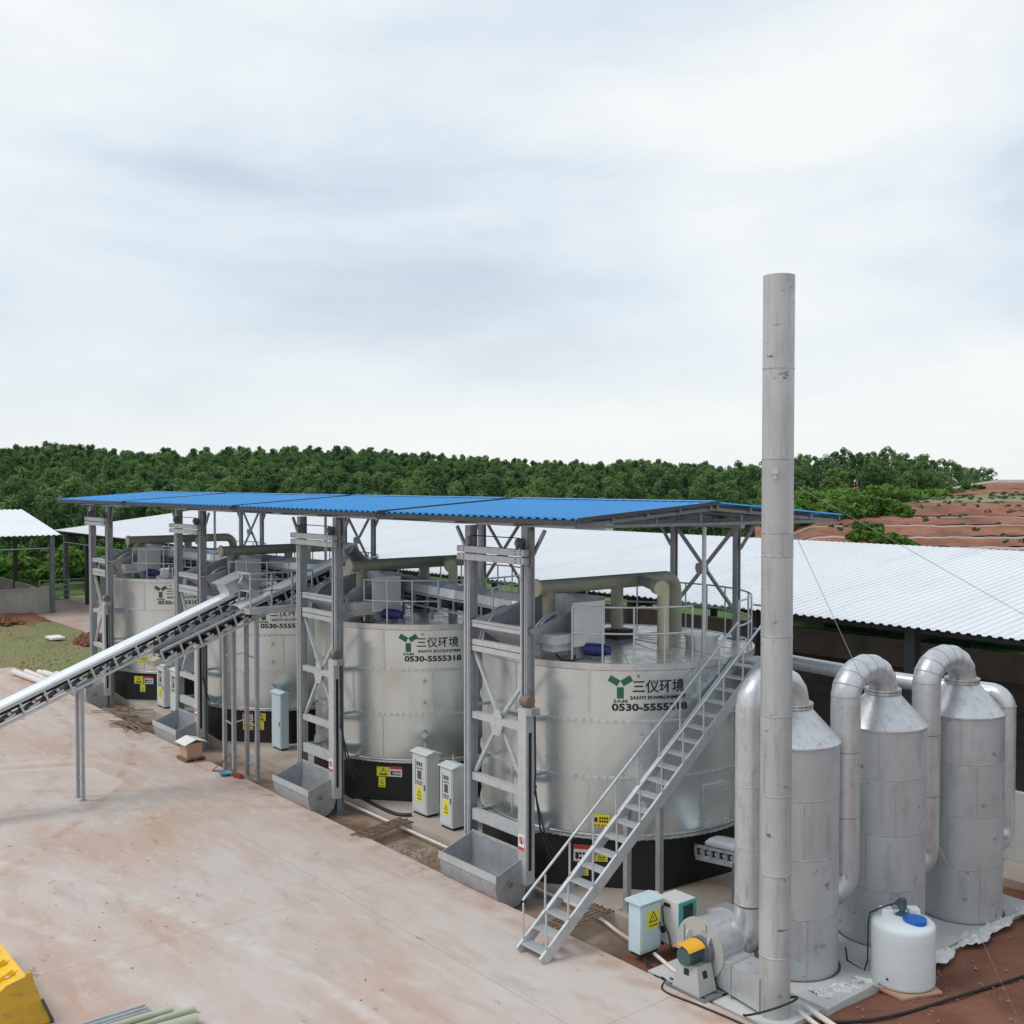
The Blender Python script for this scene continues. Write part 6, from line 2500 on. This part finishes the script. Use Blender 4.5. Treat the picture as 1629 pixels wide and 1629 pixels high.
# candidate trees over the hill on a jittered grid
cand = []
rngf = np.random.default_rng(42)
for d in np.arange(90, 275, 3.1):
    step = 2.7
    for l in np.arange(-.66 * d, .28 * d, step):
        dd, ll = d + rngf.normal(0, .9), l + rngf.normal(0, .8)
        t_ = ll / dd
        if t_ > .235 or (t_ > .12 and dd < 118) or t_ < -.62:
            continue
        cand.append((dd + 1.5 * math.sin(ll * .4), ll))
# the ones that show: in frame, with their crowns above what stands in front of them
shown, rest = [], []
for dd, ll in cand:
    t_ = ll / dd
    z = hill_h(dd, ll)
    v = 814.5 - 1720 * ((z + 5 - CAMP[2]) / dd - .0272) * -1 if False else 814.5 - 1720 * ((z + 5 - CAMP[2]) / dd + .0272)
    u_ = 814.5 + 1720 * t_
    lim = 868 if u_ < 330 else 800
    vis = -30 < u_ < 1660 and v < lim
    (shown if vis else rest).append((dd, ll, z, u_))
shown.sort()
front = shown[:240]
CROWNS = []
mass = shown[250:] + [r for r in rest if rngf.random() < .5]
for k, (dd, ll, z, u_) in enumerate(front):
    x, y = cf(dd, ll)
    i = int(rngf.integers(0, 7))
    s = rngf.uniform(.8, 1.15)
    tree(x, y, z, (s * rngf.uniform(.9, 1.15), s * rngf.uniform(.9, 1.15), s), rngf.uniform(0, 6.28), VAR[i][0], TRUNK[i],
         "dense dark green eucalyptus tree on the lower wooded slope behind the sheds", "trees on the lower slope")
P_ = []
for dd, ll, z, u_ in mass:
    x, y = cf(dd, ll)
    P_.append((x, y, z))
fm = bpy.data.meshes.new("forest")
fm.from_pydata(P_, [], [])
fo = bpy.data.objects.new("forest", fm)
COL.objects.link(fo)


def forest_nodes(ob, crowns):
    """stuff: one crown per point, taken from the single trees' own crowns, turned and scaled at random"""
    ng = bpy.data.node_groups.new("forest", 'GeometryNodeTree')
    ng.interface.new_socket("Geometry", in_out='INPUT', socket_type='NodeSocketGeometry')
    ng.interface.new_socket("Geometry", in_out='OUTPUT', socket_type='NodeSocketGeometry')
    N, L = ng.nodes, ng.links
    gi, go_ = N.new("NodeGroupInput"), N.new("NodeGroupOutput")
    mp = N.new("GeometryNodeMeshToPoints")
    L.new(gi.outputs[0], mp.inputs['Mesh'])
    jn = N.new("GeometryNodeJoinGeometry")
    for c in reversed(crowns):
        oi = N.new("GeometryNodeObjectInfo")
        oi.transform_space = 'ORIGINAL'
        oi.inputs['Object'].default_value = c
        ti = N.new("GeometryNodeGeometryToInstance")
        L.new(oi.outputs['Geometry'], ti.inputs[0])
        L.new(ti.outputs[0], jn.inputs[0])
    ip = N.new("GeometryNodeInstanceOnPoints")
    ip.inputs['Pick Instance'].default_value = True
    L.new(mp.outputs[0], ip.inputs['Points'])
    L.new(jn.outputs[0], ip.inputs['Instance'])

    def rnd(kind, lo, hi, seed):
        r_ = N.new("FunctionNodeRandomValue")
        r_.data_type = kind
        if kind == 'FLOAT_VECTOR':
            r_.inputs[0].default_value, r_.inputs[1].default_value = lo, hi
            o = r_.outputs[0]
        else:
            r_.inputs[4].default_value, r_.inputs[5].default_value = lo, hi
            o = r_.outputs[2]
        r_.inputs['Seed'].default_value = seed
        return o
    L.new(rnd('INT', 0, len(crowns) - 1, 1), ip.inputs['Instance Index'])
    L.new(rnd('FLOAT_VECTOR', (0, 0, 0), (0.08, 0.08, 6.28), 2), ip.inputs['Rotation'])
    L.new(rnd('FLOAT_VECTOR', (.72, .72, .62), (1.25, 1.25, 1.18), 3), ip.inputs['Scale'])
    L.new(ip.outputs[0], go_.inputs[0])
    md = ob.modifiers.new("forest", 'NODES')
    md.node_group = ng


forest_nodes(fo, CROWNS)
tag(fo, "dense eucalyptus forest covering the upper slope to the skyline", "forest", None, "stuff")

# skyline row of open crowned trees above the terraces
rs = np.random.default_rng(77)
n_sky = 0
for k in range(64):
    f = (k + rs.uniform(-.3, .3)) / 63
    t_ = .205 + .235 * f
    dd = 165 + rs.uniform(-9, 9)
    top = np.interp(t_, [.2, .26, .30, .345, .38, .41, .45], [742, 728, 724, 722, 728, 742, 752])
    ztop = CAMP[2] + dd * ((814.5 - top) / 1720 - .0272) + rs.uniform(-.7, .35)
    i = int(rs.integers(0, 5))
    hh = rs.uniform(.85, 1.12)
    z = ztop - 7.3 * hh
    x, y = cf(dd, t_ * dd)
    tree(x, y, z, (hh, hh, hh), rs.uniform(0, 6.28), VAR2[i][0], TRUNK2[i],
         "tall slender eucalyptus with an open crown on the skyline above the red terraces", "skyline trees above the terraces")

for k in range(46):
    t_ = .215 + .19 * rs.random()
    dd = rs.uniform(146, 158)
    top = np.interp(t_, [.2, .26, .30, .345, .38, .41], [752, 745, 742, 742, 750, 762]) + rs.uniform(0, 14)
    ztop = CAMP[2] + dd * ((814.5 - top) / 1720 - .0272)
    i = int(rs.integers(0, 7))
    hh = rs.uniform(.8, 1.05)
    x, y = cf(dd, t_ * dd)
    tree(x, y, ztop - 6.3 * hh, (hh * 1.15, hh * 1.15, hh), rs.uniform(0, 6.28), VAR[i][0], TRUNK[i],
         "dense eucalyptus tree in the dark grove below the skyline trees above the terraces", "grove above the terraces")


def bushes(rows, label, grp):
    for (u_, v_, dd, wpx, hpx, n) in rows:
        t_ = (u_ - 814.5) / 1720
        if t_ > .2:
            dd = float(np.interp(v_, [765, 768, 778, 785, 800, 823, 837, 856, 872], [140, 134, 118, 104, 90, 77, 69, 62, 56])) - 2.0
        zb = CAMP[2] + dd * ((814.5 - v_) / 1720 - .0272)
        if t_ > .2:
            zb -= ter_drop(dd, t_)
        x, y = cf(dd, t_ * dd)
        w, h = wpx / 1720 * dd, hpx / 1720 * dd
        rng = np.random.default_rng(int(u_ * 7 + v_))
        a = rng.random(n) * 2 * math.pi
        r = np.sqrt(rng.random(n)) * w / 2
        z = h * (.25 + .65 * rng.random(n)) * (1 - (r / (w / 2)) ** 2 * .5)
        c = np.stack([r * np.cos(a), r * np.sin(a), z], 1)
        rad = rng.uniform(.25, .42, n) * h
        q, ti = leaf_cloud(rng, c, rad, 60, .10 + .0009 * dd)
        e = bpy.data.objects.new("bush", None)
        COL.objects.link(e)
        e.location = (x, y, zb - .25)
        tag(e, label, "bush", grp)
        o = bpy.data.objects.new("foliage", quads_mesh("foliage", q, ti, LEAF_BUSH))
        COL.objects.link(o)
        o.parent = e
        tk = MB()
        for j in range(min(6, n)):
            tk.tube([(0, 0, -.2), tuple(c[j] * np.array([.5, .5, .6])), tuple(c[j])], .03, 5, rs=[.06, .035, .015])
        o = bpy.data.objects.new("stem", trunk_mesh(tk))
        COL.objects.link(o)
        o.parent = e


bushes([(1272, 824, 0, 66, 34, 15), (1305, 822, 0, 66, 36, 16), (1338, 820, 0, 66, 36, 16), (1370, 817, 0, 64, 34, 16), (1402, 815, 0, 58, 30, 15), (1424, 813, 0, 38, 22, 9),
        (1240, 826, 0, 66, 36, 15), (1290, 806, 0, 60, 28, 14), (1325, 804, 0, 60, 28, 14), (1255, 808, 0, 60, 30, 14)],
       "rounded green bush of the thicket at the lower end of the red terraces", "bushes beside the terraces")
bushes([(1345, 797, 0, 60, 26, 14), (1378, 795, 0, 62, 28, 16), (1412, 791, 0, 62, 26, 16), (1446, 786, 0, 58, 22, 14), (1480, 781, 0, 54, 16, 12), (1515, 776, 0, 50, 12, 10), (1310, 797, 0, 60, 26, 14),
        (1548, 771, 0, 44, 9, 8), (1275, 799, 0, 60, 28, 14)],
       "dark rounded bush below the skyline trees at the top of the red terraces", "bushes below the skyline trees")
bushes([(1380, 846, 0, 44, 26, 10), (1398, 856, 0, 48, 20, 10), (1425, 864, 0, 40, 22, 9), (1362, 854, 0, 36, 18, 8), (1448, 868, 0, 28, 14, 6), (1345, 866, 0, 30, 10, 6), (1310, 866, 0, 26, 8, 5), (1444, 820, 0, 16, 12, 4)],
       "small yellow green bush growing on the face of the red terraces", "small bushes on the terraces")
bushes([(60, 925, 80, 90, 30, 14), (105, 905, 84, 70, 40, 14), (150, 900, 86, 80, 34, 14), (20, 905, 86, 90, 40, 14), (200, 895, 88, 90, 36, 14)],
       "dark bush at the wood edge behind the small white roofed shed", "bushes behind the sheds")

# weeds scattered along the terraces
rw = np.random.default_rng(9)
C_ = []
for k, (rows, r2) in enumerate(LIPS):
    m_ = {4: 110, 5: 420}.get(k, 45)
    for j in range(m_):
        i = int(rw.integers(12, 229))
        r_ = rows[int(rw.integers(2, 8))] if (k == 5 or rw.random() < .55) else r2
        if k not in (4, 5) and math.sin(i * .13 + k * 1.7) + .6 * math.sin(i * .05 + k) < .25:
            continue
        C_.append(np.array(r_[i]) + np.array([rw.normal(0, .3), rw.normal(0, .3), .05]))
C_ = np.array(C_)
q, ti = leaf_cloud(rw, C_, rw.uniform(.10, .30, len(C_)), 16, .10, .5)
wo = bpy.data.objects.new("weeds", quads_mesh("weeds", q, ti, LEAF_WEED))
COL.objects.link(wo)
tag(wo, "dull green weeds scattered over the red terraces", "weeds", None, "stuff")

# grass blades over the lawn
n = 5200
gx, gy = RNG.uniform(-50, -26, n), RNG.uniform(-12, 1.7, n)
keep = ~((gx > -33.2) & (gy < -4.0)) & ((np.sin(gx * .6) * np.sin(gy * .8 + 1) + RNG.normal(0, .5, n)) > -.15)
gx, gy = gx[keep], gy[keep]
n = len(gx)
a = RNG.random(n) * math.pi
s = RNG.uniform(.02, .04, n)
h = RNG.uniform(.02, .05, n)
dx, dy = np.cos(a) * s, np.sin(a) * s
z = np.full(n, -.04)
q = np.stack([np.stack([gx - dx, gy - dy, z], 1), np.stack([gx + dx, gy + dy, z], 1),
              np.stack([gx + dx * 1.2 + RNG.normal(0, .03, n), gy + dy * 1.2, z + h], 1), np.stack([gx - dx * 1.2, gy - dy * 1.2 + RNG.normal(0, .03, n), z + h], 1)], 1)
go = bpy.data.objects.new("grass", quads_mesh("grass", q, RNG.random(n), LEAF_GRASS))
COL.objects.link(go)
tag(go, "patchy grass growing over the worn lawn", "grass", None, "stuff")
